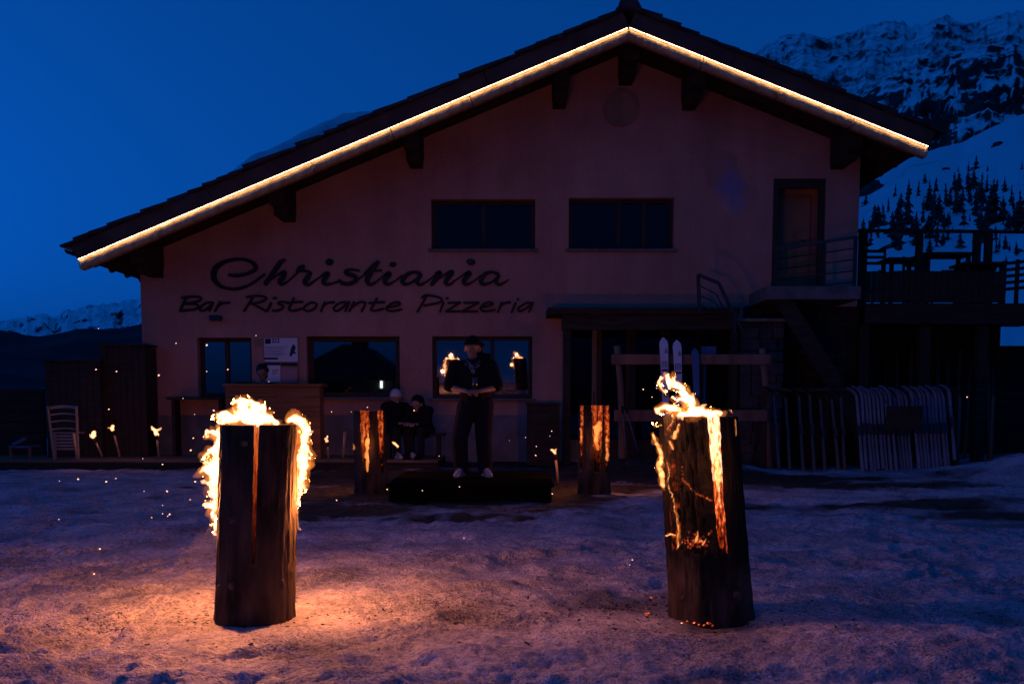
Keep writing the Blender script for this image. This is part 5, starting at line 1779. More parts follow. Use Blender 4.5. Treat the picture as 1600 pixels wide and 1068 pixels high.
def burning_log(label, base, top, r0, r1, cuts, zc, mats, seed, group, charred=(), inset=(), ember_m=None):
    """a trunk sawn down from the top along the angles in cuts [(angle, half width)], standing on its uncut foot"""
    t = thing('log_torch', label, 'log torch', base, group)
    cuts = sorted(cuts)
    H = (top - base).length
    na = 150

    def ring(z, a0, a1, n, rr=1.0, extra=0):
        c = log_axis(base, top, z / H)
        r = (r0 + (r1 - r0) * min(1, z / H)) * (1 + 0.035 * math.exp(-z / 0.10))
        return [c + Vector((math.cos(a), math.sin(a), 0)) * bark_r(a, z, seed, r * rr) for a in [a0 + (a1 - a0) * k / n for k in range(n + 1)]]
    # foot
    mb = MB()
    nz = 26
    vs, fs = [], []
    for i in range(nz + 1):
        z = -0.02 + (zc + 0.02) * i / nz
        rg = ring(z, 0, 2 * math.pi, na)[:-1]
        if charred and i > nz - 8:
            a_lo, a_hi = cuts[charred[0]][0], cuts[(charred[0] + 1) % len(cuts)][0]
            for kk, p_ in enumerate(rg):
                aa = 2 * math.pi * kk / na
                aa = aa - 2 * math.pi if aa > math.pi else aa
                e_ = min(1.0, max(0.0, min(aa - a_lo, a_hi - aa) * 12 + 0.5))
                if e_ > 0:
                    dz = e_ * (0.045 * mnoise.noise(Vector((aa * 5, seed, 0))) + 0.035 * mnoise.noise(Vector((aa * 17, seed, 3))) + 0.02 * mnoise.noise(Vector((aa * 41, seed, 7))))
                    rg[kk] = p_ + Vector((0, 0, dz * (i - nz + 8) / 8))
        vs += rg
    for i in range(nz):
        for k in range(na):
            a, b = i * na + k, i * na + (k + 1) % na
            fs.append((a, b, b + na, a + na))
    mb.add(vs, fs, 0, True)
    mb.add([vs[nz * na + k] for k in range(na)], [tuple(range(na))], 1)
    mb.build('log_foot', [M['bark_burnt'] if charred else M['bark'], M['char'] if charred else (ember_m or mats[1])], t)
    for ci in range(len(cuts)):
        a0, w0 = cuts[ci]
        a1, w1 = cuts[(ci + 1) % len(cuts)]
        if ci == len(cuts) - 1:
            a1 += 2 * math.pi
        ch = ci in charred
        ins = inset[ci] if inset else 0
        n = max(6, int(na * (a1 - a0) / 6.283))
        nz = 40
        mb = MB()
        vs, fs, inner = [], [], []
        for i in range(nz + 1):
            zb_ = zc - (0.09 if ch else 0)
            z = zb_ + (H - zb_) * i / nz
            c = log_axis(base, top, z / H)
            r = (r0 + (r1 - r0) * z / H)
            zz = max(0.0, (z - zc) / (H - zc))
            ins_z = ins * min(1.0, (zz + 0.05) * 4)
            row = []
            j0 = 1 + 0.25 * mnoise.noise(Vector((seed, z * 9, ci * 3.1))) + 0.3 * mnoise.noise(Vector((seed, z * 30, ci * 3.1)))
            j1 = 1 + 0.25 * mnoise.noise(Vector((seed + 5, z * 9, ci * 3.1 + 3.1))) + 0.3 * mnoise.noise(Vector((seed + 5, z * 30, ci * 3.1)))
            taper = 0.55 + 0.45 * zz
            s0, s1 = w0 * j0 * taper, w1 * j1 * taper
            b0, b1 = a0 + math.asin(min(.95, s0 / r)), a1 - math.asin(min(.95, s1 / r))
            for k in range(n + 1):
                a = b0 + (b1 - b0) * k / n
                rr_ = bark_r(a, z, seed, r) - ins_z
                if ch:
                    rr_ -= 0.008 * (1 + mnoise.noise(Vector((math.cos(a) * 9, math.sin(a) * 9, z * 14 + seed)))) + 0.014 * (1 if mnoise.noise(Vector((a * 7, 0.3, z * 8 + seed))) > 0.15 else 0)
                row.append(c + Vector((math.cos(a), math.sin(a), 0)) * rr_)
            # inner corner, pushed off the axis by both saw cuts
            d0 = Vector((math.cos(a0), math.sin(a0), 0))
            d1 = Vector((math.cos(a1), math.sin(a1), 0))
            n0 = Vector((-d0.y, d0.x, 0)) * s0
            n1 = Vector((d1.y, -d1.x, 0)) * s1
            am = (a0 + a1) / 2
            mid = Vector((math.cos(am), math.sin(am), 0))
            core = c + mid * max(s0, s1) * 1.35
            row.append(c + d1 * r * 0.5 + n1)
            row.append(core)
            row.append(c + d0 * r * 0.5 + n0)
            vs += row
        m_ = n + 4
        bfs, ifs = [], []
        for i in range(nz):
            for k in range(m_):
                a, b = i * m_ + k, i * m_ + (k + 1) % m_
                (bfs if k < n else ifs).append((a, b, b + m_, a + m_))
        N0 = len(mb.v)
        mb.v += [tuple(v) for v in vs]
        for f in bfs:
            mb.f.append(list(f)); mb.m.append(0); mb.sm.append(True)
        N1 = len(mb.v)
        mb.v += [tuple(v) for v in vs]
        for f in ifs:
            mb.f.append([i_ + N1 for i_ in f]); mb.m.append(1 if (f[0] % m_) >= n + 2 else 3); mb.sm.append(False)
        mb.add([vs[nz * m_ + k] for k in range(m_)], [tuple(range(m_))], 2)
        mb.add([vs[k] for k in reversed(range(m_))], [tuple(range(m_))], 2)
        em = mats[2] if len(mats) > 2 else [mats[1]] * len(cuts)
        q = mb.build('log_quarter', [M['char'] if ch else (M['bark_burnt'] if charred else M['bark']), em[ci], M['char'], em[(ci + 1) % len(cuts)]], t)
        if ch:
            q['label'] = 'black charred quarter of the burning log'
    return t


def flame_mesh(strokes, voxel, Y, amp=0.010, freq=28.0, seed=0, depth=0.03, grow=1.0):
    """tongues of flame: strokes are rows (u, v, radius px[, depth offset])"""
    rnd = random.Random(seed)
    mb = MB()
    for st in strokes:
        pts = smooth_curve([(p[0], p[1], p[2], p[3] if len(p) > 3 else 0.0) for p in st], 5)
        prev = None
        for p in pts:
            y = Y + p[3]
            c = at(p[0] + rnd.uniform(-1, 1) * p[2] * 0.25, p[1] + rnd.uniform(-1, 1) * p[2] * 0.25, y) + Vector((0, rnd.uniform(-depth, depth) * 0.5, 0))
            r = max(p[2] * px(y) * rnd.uniform(0.6, 1.25) * grow, voxel * 1.1)
            if prev is not None:
                capsule(mb, prev[0], c, prev[1], r, 8)
            prev = (c, r)
    sv = Vector((seed * 3.7, seed * 1.3, 0))

    def dsp(co, n):
        q = Vector((co.x, co.y, co.z * 0.7)) * freq * 0.6 + sv
        w = mnoise.noise_vector(q) * amp * 1.5 + mnoise.noise_vector(q * 2.7) * amp * 0.75
        k = mnoise.noise(q * 3.1)
        return Vector((w.x, w.y * 0.6, w.z)) + n * amp * 0.45 * k
    return remesh(mb.mesh('flame'), voxel, 1, dsp)


def flame(parent, strokes, voxel, Y, amp, freq, seed, depth, core='fire', fringe='fire_fringe'):
    link('flame', flame_mesh(strokes, voxel, Y, amp, freq, seed, depth, 0.80), M[core], parent)
    fr = flame_mesh(strokes, voxel * 1.15, Y, amp * 2.0, freq * 0.9, seed + 50, depth, 1.30)
    o = link('flame_fringe', fr, M[fringe], parent)
    return o


GL = 'upright sawn logs burning from their cuts'
# ---- front left log
bl = LOGL.copy()
YL = bl.y
bl = Vector((bl.x, YL, 0.0))
tl = Vector((at(404, 663, YL).x, YL + 0.02, at(404, 663, YL).z))
M['ember_slit'] = ember_mat('ember_slit', 34, 1.0, 0.26, 0.82, 0.30, 1.0)
left_log = burning_log('tall burning log at front left, one thin glowing slit down its face', bl, tl, 0.192, 0.193, [(R(-80), 0.011), (R(8), 0.014), (R(98), 0.012), (R(186), 0.014)], 0.30, (None, M['ember_slit']), 2.0, GL)
fy = YL + 0.06
flame(left_log, [[(352, 655, 4), (344, 668, 5), (339, 690, 8), (336, 712, 6), (335, 735, 9), (334, 758, 7), (336, 778, 5), (333, 793, 5), (337, 812, 3.5), (336, 832, 2)],
                 [(338, 700, 6), (325, 706, 4), (318, 712, 2)], [(334, 735, 8), (322, 733, 6), (316, 738, 3)], [(333, 750, 8), (321, 752, 4)], [(338, 680, 6), (328, 676, 4), (322, 684, 2)],
                 [(335, 792, 5), (325, 788, 4), (319, 786, 2)], [(335, 765, 6), (326, 770, 3)], [(341, 700, 4), (342, 740, 4), (341, 790, 3)], [(332, 720, 4), (320, 722, 2), (316, 717, 1.5)],
                 [(336, 805, 3), (333, 826, 3)]], 0.0055, fy, 0.012, 30, 1, 0.07, 'fire')
flame(left_log, [[(345, 657, 4), (365, 652, 9), (385, 650, 11), (405, 653, 10), (425, 658, 5), (436, 661, 2)], [(385, 645, 9), (380, 634, 7), (372, 630, 4), (378, 624, 3), (388, 628, 3)],
                 [(362, 648, 6), (356, 643, 5)], [(416, 652, 5), (414, 640, 5), (411, 634, 4)], [(395, 645, 8), (398, 637, 5), (392, 632, 3)], [(348, 653, 5), (342, 650, 4), (346, 646, 3)],
                 [(400, 648, 6), (406, 638, 2.5)], [(372, 645, 5), (366, 638, 2)]], 0.0055, YL + 0.02, 0.011, 30, 2, 0.16, 'fire')
flame(left_log, [[(453, 657, 4), (462, 655, 7), (473, 664, 7), (475, 680, 8), (474, 700, 9), (474, 720, 9), (473, 740, 8), (470, 758, 6), (466, 775, 3), (465, 790, 1.6)],
                 [(460, 653, 4), (463, 646, 2.5)], [(474, 660, 5), (483, 670, 3), (486, 676, 1.5)], [(476, 700, 6), (485, 706, 3)], [(476, 718, 6), (487, 715, 2.5)], [(475, 690, 5), (485, 690, 2)], [(474, 748, 5), (478, 768, 2)],
                 [(470, 680, 5), (469, 730, 5)]], 0.0055, fy, 0.011, 30, 3, 0.06, 'fire')
flame(left_log, [[(464, 790, 1.8), (464, 806, 2.0), (465, 822, 1.6)], [(465, 824, 3), (469, 826, 2)]], 0.004, fy - 0.04, 0.004, 40, 4, 0.01, 'fire_thin')
lamp('fire_light', at(318, 780, YL + 0.10), 66, 0.035, left_log)
lamp('fire_light', at(496, 770, YL + 0.10), 56, 0.035, left_log)
lamp('fire_light', at(392, 618, YL + 0.03), 16, 0.035, left_log)
sm_ = bpy.data.materials.new('smoke')
sm_.use_nodes = True
sm_.node_tree.nodes.clear()
so_ = sm_.node_tree.nodes.new('ShaderNodeOutputMaterial')
sv_ = sm_.node_tree.nodes.new('ShaderNodeVolumePrincipled')
sv_.inputs['Color'].default_value = (0.7, 0.65, 0.62, 1)
sv_.inputs['Density'].default_value = 0.10
sm_.node_tree.links.new(sv_.outputs[0], so_.inputs['Volume'])
smk = flame_mesh([[(332, 838, 10), (322, 856, 16), (314, 872, 18), (322, 890, 12)], [(318, 862, 12), (304, 876, 9)], [(330, 850, 9), (334, 880, 8)]], 0.008, YL + 0.12, 0.03, 14, 71, 0.06, 1.15)
sko = link('smoke', smk, sm_, None, at(320, 865, YL + 0.12))
tag(sko, 'faint puff of lit smoke beside the left log near the ground', 'smoke', kind='stuff')
for (u, v, r) in ((355, 912, 6), (378, 905, 5), (446, 908, 10), (379, 806, 4), (398, 690, 4)):
    q = at(u, v, YL)
    dx = q.x - bl.x
    dyy = math.sqrt(max(0.0, 0.19 ** 2 - dx * dx))
    n_ = Vector((dx, -dyy, 0)).normalized()
    MB().ball(Vector((bl.x, bl.y, q.z)) + n_ * 0.190, (r * px(YL) * max(.4, abs(n_.y)) + .004, 0.007, r * px(YL) * 1.15), 12, 8).build('knot', M['knot'], left_log)

# ---- front right log
br = LOGR.copy()
YRt = br.y
br = Vector((br.x, YRt, 0.0))
tr_ = Vector((at(1091, 650, YRt).x, YRt + 0.03, at(1091, 650, YRt).z))
M['ember_hot'] = ember_mat('ember_hot', 46, 1.7, 0.26, 0.66, 0.26, 0.85, (1.0, 0.60, 0.34))
M['ember_dim'] = ember_mat('ember_dim', 30, 1.0, 0.50, 0.86)
right_log = burning_log('leaning burning log at front right with a blackened hollow face', br, tr_, 0.212, 0.195, [(R(-158), 0.010), (R(-72), 0.021), (R(12), 0.010), (R(104), 0.012)], 0.345, (None, M['ember_dim'], (M['ember_dim'], M['ember_hot'], M['ember_dim'], M['ember_dim'])), 7.0, GL, charred=(0,), inset=(0.045, 0, 0, 0))
yf = YRt - 0.17
# glowing crack in the wide cut and hot face
flame(right_log, [[(1119, 652, 4), (1117, 675, 6), (1117, 700, 6.5), (1120, 725, 6), (1122, 748, 5)], [(1122, 748, 4), (1123, 765, 3.5)]], 0.004, YRt - 0.165, 0.005, 60, 5, 0.01, 'fire_thin')
flame(right_log, [[(1060, 650, 5), (1078, 648, 9), (1092, 642, 8), (1105, 648, 6), (1118, 650, 5)], [(1085, 645, 10), (1079, 630, 8), (1071, 618, 7), (1064, 606, 5), (1056, 600, 4)],
                 [(1078, 625, 4), (1066, 622, 3), (1056, 626, 2.2), (1050, 621, 1.2)], [(1058, 602, 4), (1048, 598, 5), (1045, 592, 4), (1042, 586, 2)], [(1052, 594, 4), (1053, 586, 3)], [(1049, 606, 3), (1046, 601, 3)],
                 [(1034, 590, 2.4), (1031, 598, 2.6), (1034, 606, 1.6), (1039, 613, 1)], [(1062, 642, 5), (1048, 637, 5), (1036, 636, 4), (1028, 641, 3), (1033, 647, 2.5)], [(1080, 612, 2), (1075, 606, 1)],
                 [(1082, 625, 4), (1081, 616, 2)], [(1050, 644, 3), (1040, 646, 2)]], 0.0045, YRt - 0.03, 0.008, 36, 6, 0.12, 'fire')
flame(right_log, [[(1104, 648, 4), (1115, 644, 4), (1126, 647, 4), (1124, 644, 3)], [(1098, 636, 2.5), (1103, 631, 1.8)], [(1111, 645, 2.5), (1109, 636, 2)], [(1118, 645, 4), (1128, 646, 2)]], 0.004, YRt - 0.10, 0.006, 40, 7, 0.04, 'fire')
flame(right_log, [[(1019, 660, 1), (1024, 664, 1.5), (1034, 664, 1.2)], [(1051, 646, 1), (1050, 660, 1), (1043, 672, 1.2)], [(1020, 676, 3), (1025, 690, 4), (1030, 702, 4), (1034, 716, 3.5), (1030, 730, 4), (1036, 744, 3.5)], [(1030, 730, 3), (1034, 752, 4), (1036, 760, 2)],
                 [(1052, 682, 4), (1058, 672, 3), (1061, 662, 1.5)], [(1046, 690, 3), (1051, 700, 3)], [(1044, 757, 1.4), (1050, 776, 1.4), (1055, 795, 1.6), (1058, 815, 1.8), (1060, 840, 2.2), (1060, 856, 1.5)], [(1040, 838, 1.2), (1048, 833, 1.6), (1055, 836, 1)], [(1043, 722, 1.5), (1046, 740, 1.2), (1042, 755, 1.2)]],
                0.0035, YRt - 0.15, 0.005, 44, 8, 0.04, 'fire_thin')
flame(right_log, [[(1148, 655, 1), (1150, 668, 1.4), (1150, 680, 1)], [(1140, 641, 1.2), (1144, 646, 1)]], 0.003, YRt - 0.09, 0.003, 40, 9, 0.01, 'fire_thin')
M['ember_bed'] = ember_mat('ember_bed', 60, 1.1, 0.44, 0.74)
rb = random.Random(3)
mb = MB()
for k in range(110):
    u, v = rb.gauss(1090, 11), 856 - abs(rb.gauss(0, 11))
    r = rb.uniform(0.003, 0.008)
    mb.ball(at(u, v, YRt - 0.155 + rb.uniform(0, 0.03)), (r, r, r * 1.2), 6, 4)
eb = mb.build('ember_bed', M['ember_bed'], right_log)
eb['kind'] = 'stuff'
flame(right_log, [[(1086, 846, 2.5), (1090, 836, 2.2), (1091, 830, 1.2)], [(1098, 850, 2.5), (1103, 842, 1.5)]], 0.003, YRt - 0.17, 0.003, 40, 10, 0.01, 'fire_thin')
mb = MB()
for (p0, p1) in (((1066, 730), (1067, 755)), ((1068, 752), (1080, 760)), ((1080, 762), (1090, 772)), ((1090, 772), (1100, 774)), ((1100, 775), (1114, 782))):
    for k in range(6):
        t = k / 6
        u, v = p0[0] + (p1[0] - p0[0]) * t, p0[1] + (p1[1] - p0[1]) * t
        r = rb.uniform(0.003, 0.007)
        mb.ball(at(u + rb.uniform(-1, 1), v + rb.uniform(-1.5, 1.5), YRt - 0.158), (r, r * .6, r), 6, 4)
M['ember_crack'] = ember_mat('ember_crack', 40, 1.0, 0.36, 0.70)
mb.build('ember_crack', M['ember_crack'], right_log)
lamp('fire_light', at(1062, 615, YRt - 0.06), 7, 0.035, right_log)
lamp('fire_light', at(1012, 720, YRt - 0.10), 2.5, 0.05, right_log)
lamp('fire_light', at(1120, 740, YRt - 0.30), 2, 0.12, right_log)
for (u, v, r) in ((1137, 922, 9), (1062, 925, 4)):
    q = at(u, v, YRt)
    ax = log_axis(br, tr_, q.z / 1.0)
    dx = q.x - ax.x
    n_ = Vector((dx, -math.sqrt(max(0, 0.2 ** 2 - dx * dx)), 0)).normalized()
    MB().ball(Vector((ax.x, br.y, q.z)) + n_ * 0.203, (r * px(YRt), 0.007, r * px(YRt) * 1.1), 12, 8).build('knot', M['knot'], right_log)

# ---- the two logs further back
M['ember_red'] = ember_mat('ember_red', 30, 1.0, 0.44, 0.90, 0.15, 0.62, (1.0, 0.27, 0.08))
for (lab, ub, ut, vb, vt, r0, cuts, sd, fl) in (
        ('smaller burning log left of the standing man with red glowing gashes', 580, 577, 772, 641, 0.195, [(R(-100), 0.060), (R(-38), 0.045), (R(60), 0.02), (R(178), 0.02)], 12.0,
         [[(575, 722, 3), (574, 705, 4.5), (575, 690, 4), (576, 678, 2)], [(575, 735, 2.5), (574, 720, 3)], [(553, 702, 2), (552, 694, 1.2)], [(567, 690, 1.5), (568, 675, 1.5), (567, 662, 1)]]),
        ('smaller burning log right of the standing man with orange mottled embers', 929, 929, 771, 633, 0.20, [(R(-84), 0.070), (R(-42), 0.05), (R(70), 0.02), (R(-146), 0.03)], 17.0,
         [[(934, 700, 3), (931, 680, 3.5), (932, 668, 4), (935, 660, 3)], [(949, 718, 2), (948, 700, 2.5), (948, 680, 2)], [(907, 690, 1.5), (908, 680, 2), (907, 668, 1.5)], [(935, 665, 3), (938, 672, 3)]])):
    b_ = gr(ub, vb)
    Yb = 12.0
    s = Yb
    b_ = Vector((at(ub, 700, Yb).x, Yb, 0))
    t_ = at(ut, vt, Yb)
    lg = burning_log(lab, b_, t_, r0, r0 * 0.97, cuts, 0.26, (None, M['ember_red']), sd, GL)
    fm = flame_mesh(fl, 0.009, Yb - 0.16, 0.012, 24, int(sd), 0.03)
    link('flame', fm, fire_mat('fire_small', (1.0, 0.28, 0.06), 24), lg)
    lamp('fire_light', b_ + Vector((0, -0.30, 0.62)), 1.6, 0.1, lg)
    lamp('fire_light', b_ + Vector((-0.1, 0.32, 0.9)), 27, 0.10, lg, (1.0, 0.29, 0.085))

# ------------------------------------------------------------------ stick torches in the snow
def torch(label, ub, vb, ut, vt, Y, fl, rad=0.016, lit=True):
    b_, t_ = at(ub, vb, Y), at(ut, vt, Y)
    t = thing('stick_torch', label, 'torch', b_, 'stick torches along the yard edge')
    MB().tube([b_, b_.lerp(t_, .5), t_], [rad, rad, rad * 1.15], 10).build('stick', M['torch_wood'], t)
    if lit:
        link('flame', flame_mesh([[(a_[0], a_[1], a_[2] * 0.72) for a_ in st] for st in fl], 0.009, Y, 0.014, 18, int(ub), 0.03), M['torch_fire'], t)
        lamp('fire_light', t_ + Vector((0, -0.05, 0.14)), 1.3, 0.03, t)
        MB().tube([t_ - (t_ - b_).normalized() * 0.06, t_ + Vector((0, 0, .02))], rad * 1.35, 10).build('wick', M['char'], t)
    return t


M['torch_fire'] = fire_mat('torch_fire', (1.0, 0.42, 0.18), 45)
torch('unlit stick torch glowing in firelight beside the chair leg', 120, 713, 114.5, 676, 16.6, None, 0.02, False)
torch('leaning lit torch nearest the slatted chair', 160, 713, 148, 686, 16.6, [[(146, 684, 3), (145, 679, 5), (147, 675, 4)], [(142, 682, 3), (141, 679, 2)], [(149, 680, 3), (148, 673, 2)]])
torch('lit torch leaning left, second from the slatted chair', 187, 713, 178, 674, 16.6, [[(177, 672, 3), (175, 668, 4), (178, 665, 3)], [(172, 670, 2), (169, 669, 1.2)]])
torch('lit torch in front of the chalet corner, flame blown sideways', 248, 713, 245, 681, 16.6, [[(245, 678, 4), (242, 672, 4), (238, 667, 2.5)], [(245, 671, 3), (251, 668, 1)]])
torch('small lit torch between plank counter and the left back log', 513, 715, 512, 692, 16.6, [[(511, 690, 3), (509, 686, 3.5), (512, 681, 2)]])
torch('lit torch low before the seated people', 622, 714, 620, 700, 16.4, [[(620, 698, 3), (617, 694, 3), (613, 690, 1.5)]])
torch('lone lit torch on a pale stick right of the podium', 872, 755, 868, 711, 13.2, [[(867, 708, 3.5), (865, 704, 4), (861, 703, 2)], [(868, 704, 3), (870, 700, 1.5)]])
tt_ = torch('bare unlit stick between counter and left back log', 536, 714, 539, 674, 16.5, None, 0.02, False)

# ================================================================== ski rack in the middle
sr = thing('ski_rack', 'log ski rack with two posts before the porch', 'ski rack', (at(1078, 700, 16.4).x, 16.4, 0.1))
for (u0, v0, u1, v1, r) in ((976, 716, 964, 540, 0.055), (1203, 722, 1191, 544, 0.055), (970, 716, 966, 560, 0.03)):
    p0, p1 = at(u0, v0, 16.45), at(u1, v1, 16.45)
    p0.z = -0.05 if p0.z > -0.05 else p0.z
    MB().tube([p0, p0.lerp(p1, 0.33), p0.lerp(p1, 0.7) + Vector((0.02, 0, 0)), p1], [r * 1.1, r, r * .95, r], 12).build('post', M['old_wood'], sr)
for (va, vb, ua, ub) in ((553, 569, 956, 1205), (640, 658, 960, 1200)):
    p0, p1 = at(ua, va, 16.3), at(ub, vb, 16.3)
    mid = (p0.z + p1.z) / 2
    h = (p0.z - p1.z) / 2
    MB().box((p0.x, 16.32, mid - h), (p1.x, 16.37, mid + h)).build('rail', M['old_wood'], sr, bevel=0.008)


def ski_mesh(L, w, curve=0.10, waist=0.72):
    """a standing ski, tail on the ground at the origin, front face towards -y, tip bending back"""
    n = 34
    vs = []
    for i in range(n + 1):
        t = i / n
        z = L * t
        k = abs(t - 0.5) * 2
        ww = w / 2 * (waist + (1 - waist) * k ** 1.6)
        if t > 0.93: ww *= math.sqrt(max(0.02, 1 - ((t - 0.93) / 0.07) ** 2))
        if t < 0.02: ww *= 0.85
        y = curve * max(0, (t - 0.86) / 0.14) ** 2 - 0.012 * math.sin(math.pi * min(1, t / 0.86))
        for (a, b) in ((-1, 0), (1, 0), (1, 1), (-1, 1)):
            vs.append((a * ww, y + b * 0.012, z))
    fs = []
    for i in range(n):
        for k in range(4):
            a, b = i * 4 + k, i * 4 + (k + 1) % 4
            fs.append((a, b, b + 4, a + 4))
    fs += [(0, 3, 2, 1), (n * 4, n * 4 + 1, n * 4 + 2, n * 4 + 3)]
    return MB().add(vs, fs)


def ski_thing(label, p0, p1, m, w, group=None, decals=None, name='ski', curve=0.1, roll=0.0, parts_from=None):
    d = p1 - p0
    t = thing(name, label, 'ski', p0, group)
    up = d.normalized()
    yy = Vector((math.sin(roll), math.cos(roll), 0))
    x = yy.cross(up).normalized()
    yy = up.cross(x)
    t.rotation_euler = Matrix((x, yy, up)).transposed().to_euler()
    mb = ski_mesh(d.length, w, curve)
    me = mb.mesh('ski_body')
    me.materials.append(m)
    o = bpy.data.objects.new('ski_body', me)
    COL.objects.link(o)
    o.parent = t
    for nm, bnd in (('heel_binding', MB().box((-0.035, -0.055, d.length * 0.40), (0.035, -0.013, d.length * 0.47))), ('toe_binding', MB().box((-0.03, -0.06, d.length * 0.53), (0.03, -0.013, d.length * 0.58)))):
        bo = bnd.mesh(nm)
        bo.materials.append(M['metal'])
        q = bpy.data.objects.new(nm, bo)
        COL.objects.link(q)
        q.parent = t
    if decals:
        for nm, polys in decals:
            mb = MB()
            for poly in polys:
                mb.prism([(a, -0.0215 + 0.0, b) for a, b in poly], (0, 0.0008, 0))
            dm = mb.mesh(nm)
            dm.materials.append(M['print'])
            q = bpy.data.objects.new(nm, dm)
            COL.objects.link(q)
            q.parent = t
    return t


def tip_logo(L, flip):
    k = L - 0.27
    lg = [[(0.005, k), (0.032, k + 0.01), (0.034, k + 0.095)], [(0.038, k + 0.095), (0.055, k + 0.0), (0.046, k + 0.005)]]
    lt = []
    z0 = L - 0.50
    for i, x in enumerate((-0.045, -0.018, 0.009, 0.033)):
        lt.append([(x, z0), (x + 0.008, z0), (x + 0.008, z0 + 0.10), (x, z0 + 0.10)])
        if i % 2 == 0:
            lt.append([(x + 0.0082, z0 + 0.088), (x + 0.022, z0 + 0.088), (x + 0.022, z0 + 0.10), (x + 0.0082, z0 + 0.10)])
    lt.append([(-0.05, z0 - 0.06), (0.05, z0 - 0.06), (0.05, z0 - 0.03), (-0.05, z0 - 0.03)])
    return [('ski_emblem', lg), ('ski_print', lt)]


for (ub, ut, vt, lab) in ((1043, 1037, 526, 'pale blue ski with a dark peak emblem, left one of the rack pair'), (1064, 1058, 530, 'pale blue ski with a dark peak emblem, right one of the rack pair')):
    p1 = at(ut, vt, 16.22)
    p0 = Vector((at(ub, 700, 15.95).x, 15.95, 0.12))
    L = (p1 - p0).length
    ski_thing(lab, p0, p1, M['ski_pale'], 0.15, None, tip_logo(L, 0), curve=0.05)
p1, p0 = at(1086, 543, 16.22), Vector((at(1092, 700, 16.0).x, 16.0, 0.12))
ski_thing('single dark blue ski standing right of the pale pair', p0, p1, M['ski_blue'], 0.13, None, None, curve=0.04)
q0, q1 = at(1096, 541, 16.6), at(1119, 556, 16.6)
tag(MB().box((q0.x, 16.6, q1.z), (q1.x, 16.63, q0.z)).box((q0.x + 0.05, 16.605, q1.z - 1.2), (q0.x + 0.08, 16.625, q1.z)).build('blue_board', M['ski_blue'], None, (q0.x, 16.6, q1.z)), 'small blue board behind the top rail of the ski rack', 'board')
for (u0, v0, u1, v1, lab) in ((979, 708, 972, 634, 'thin ski pole leaning near the left rack post, upright one'), (997, 706, 977, 634, 'thin ski pole slanting to the right by the left rack post')):
    p0, p1 = at(u0, v0, 16.1), at(u1, v1, 16.25)
    t = thing('ski_pole', lab, 'ski pole', p0)
    MB().tube([p0, p1], 0.009, 8).build('shaft', M['ski_grey'], t)
    MB().tube([p1 - (p1 - p0).normalized() * 0.12, p1], 0.016, 8).build('grip', M['black_cloth'], t)
    c = p0 + (p1 - p0).normalized() * 0.06
    MB().tube([c, c + (p1 - p0).normalized() * 0.008], 0.04, 12).build('basket', M['metal'], t)

# ================================================================== leaning skis at the right
def rack_ski(u0, v0, u1, v1, Y, m, label, group, w=0.055, seed=0):
    """seen almost edge on: long shaft leaning away to the right, tip curling over to the left"""
    p0, p1 = at(u0, v0, Y), at(u1, v1, Y + 0.35)
    d = p1 - p0
    n = 22
    L = d.length
    pts = []
    for i in range(n + 1):
        t = i / n
        q = p0.lerp(p1, t)
        b = max(0, (t - 0.82) / 0.18)
        q = q + Vector((-0.16 * b ** 2.2, -0.03 * b, -0.05 * b ** 3))
        pts.append((q, w * (0.78 + 0.22 * (abs(t - .5) * 2) ** 1.6) * (1 if t < .96 else 0.6)))
    vs, fs = [], []
    for i, (q, ww) in enumerate(pts):
        a, b = pts[max(i - 1, 0)][0], pts[min(i + 1, n)][0]
        tn = (b - a).normalized()
        s = Vector((0.75, -0.66, 0.0))
        s = (s - tn * s.dot(tn)).normalized()
        nn = tn.cross(s)
        for (x, y) in ((-1, -1), (1, -1), (1, 1), (-1, 1)):
            vs.append(q + s * x * ww / 2 + nn * y * 0.007)
    for i in range(n):
        for k in range(4):
            a, b = i * 4 + k, i * 4 + (k + 1) % 4
            fs.append((a, b, b + 4, a + 4))
    fs += [(0, 3, 2, 1), (n * 4, n * 4 + 1, n * 4 + 2, n * 4 + 3)]
    t = thing('ski', label, 'ski', p0, group)
    MB().add(vs, fs).build('ski_body', m, t)
    c = p0.lerp(p1, 0.42)
    MB().beam(c + Vector((0, -.03, 0)), c + d.normalized() * 0.16 + Vector((0, -.03, 0)), 0.05, 0.035, (0, 1, 0)).build('binding', M['metal'], t)
    return t


rk = random.Random(8)
LB = 'bluish white ski leaning on the right hand rack, tip curled to the left'
GB = 'pale skis leaning on the right hand rack'
for k in range(9):
    u = 1334 + k * 6.3
    rack_ski(u + 15 + rk.uniform(-2, 2), 734 + rk.uniform(-3, 3), u + rk.uniform(-1, 1) + 4, 599 + rk.uniform(-2, 4), 15.9, M['ski_grey'], 'bluish white ski leaning left of the blank dark board, tip curled', 'pale skis leaning left of the dark board')
for k in range(4):
    u = 1392 + k * 6
    rack_ski(u + 15 + rk.uniform(-2, 2), 734 + rk.uniform(-3, 3), u + 4 + rk.uniform(-1, 1), 600 + rk.uniform(-1, 5), 15.95, M['ski_grey'], 'bluish white ski partly hidden behind the blank dark board', 'pale skis behind the dark board')
for k in range(9):
    u = 1420 + k * 6.0
    rack_ski(u + 15 + rk.uniform(-2, 2), 732 + rk.uniform(-3, 3), u + 4 + rk.uniform(-1, 1), 599 + rk.uniform(-2, 5), 15.9, M['ski_grey'], 'bluish white ski leaning right of the blank dark board, tip curled', 'pale skis leaning right of the dark board')
rack_ski(1492, 718, 1482, 596, 15.9, M['ski_grey'], 'single pale ski standing apart at the right end of the rack', None)
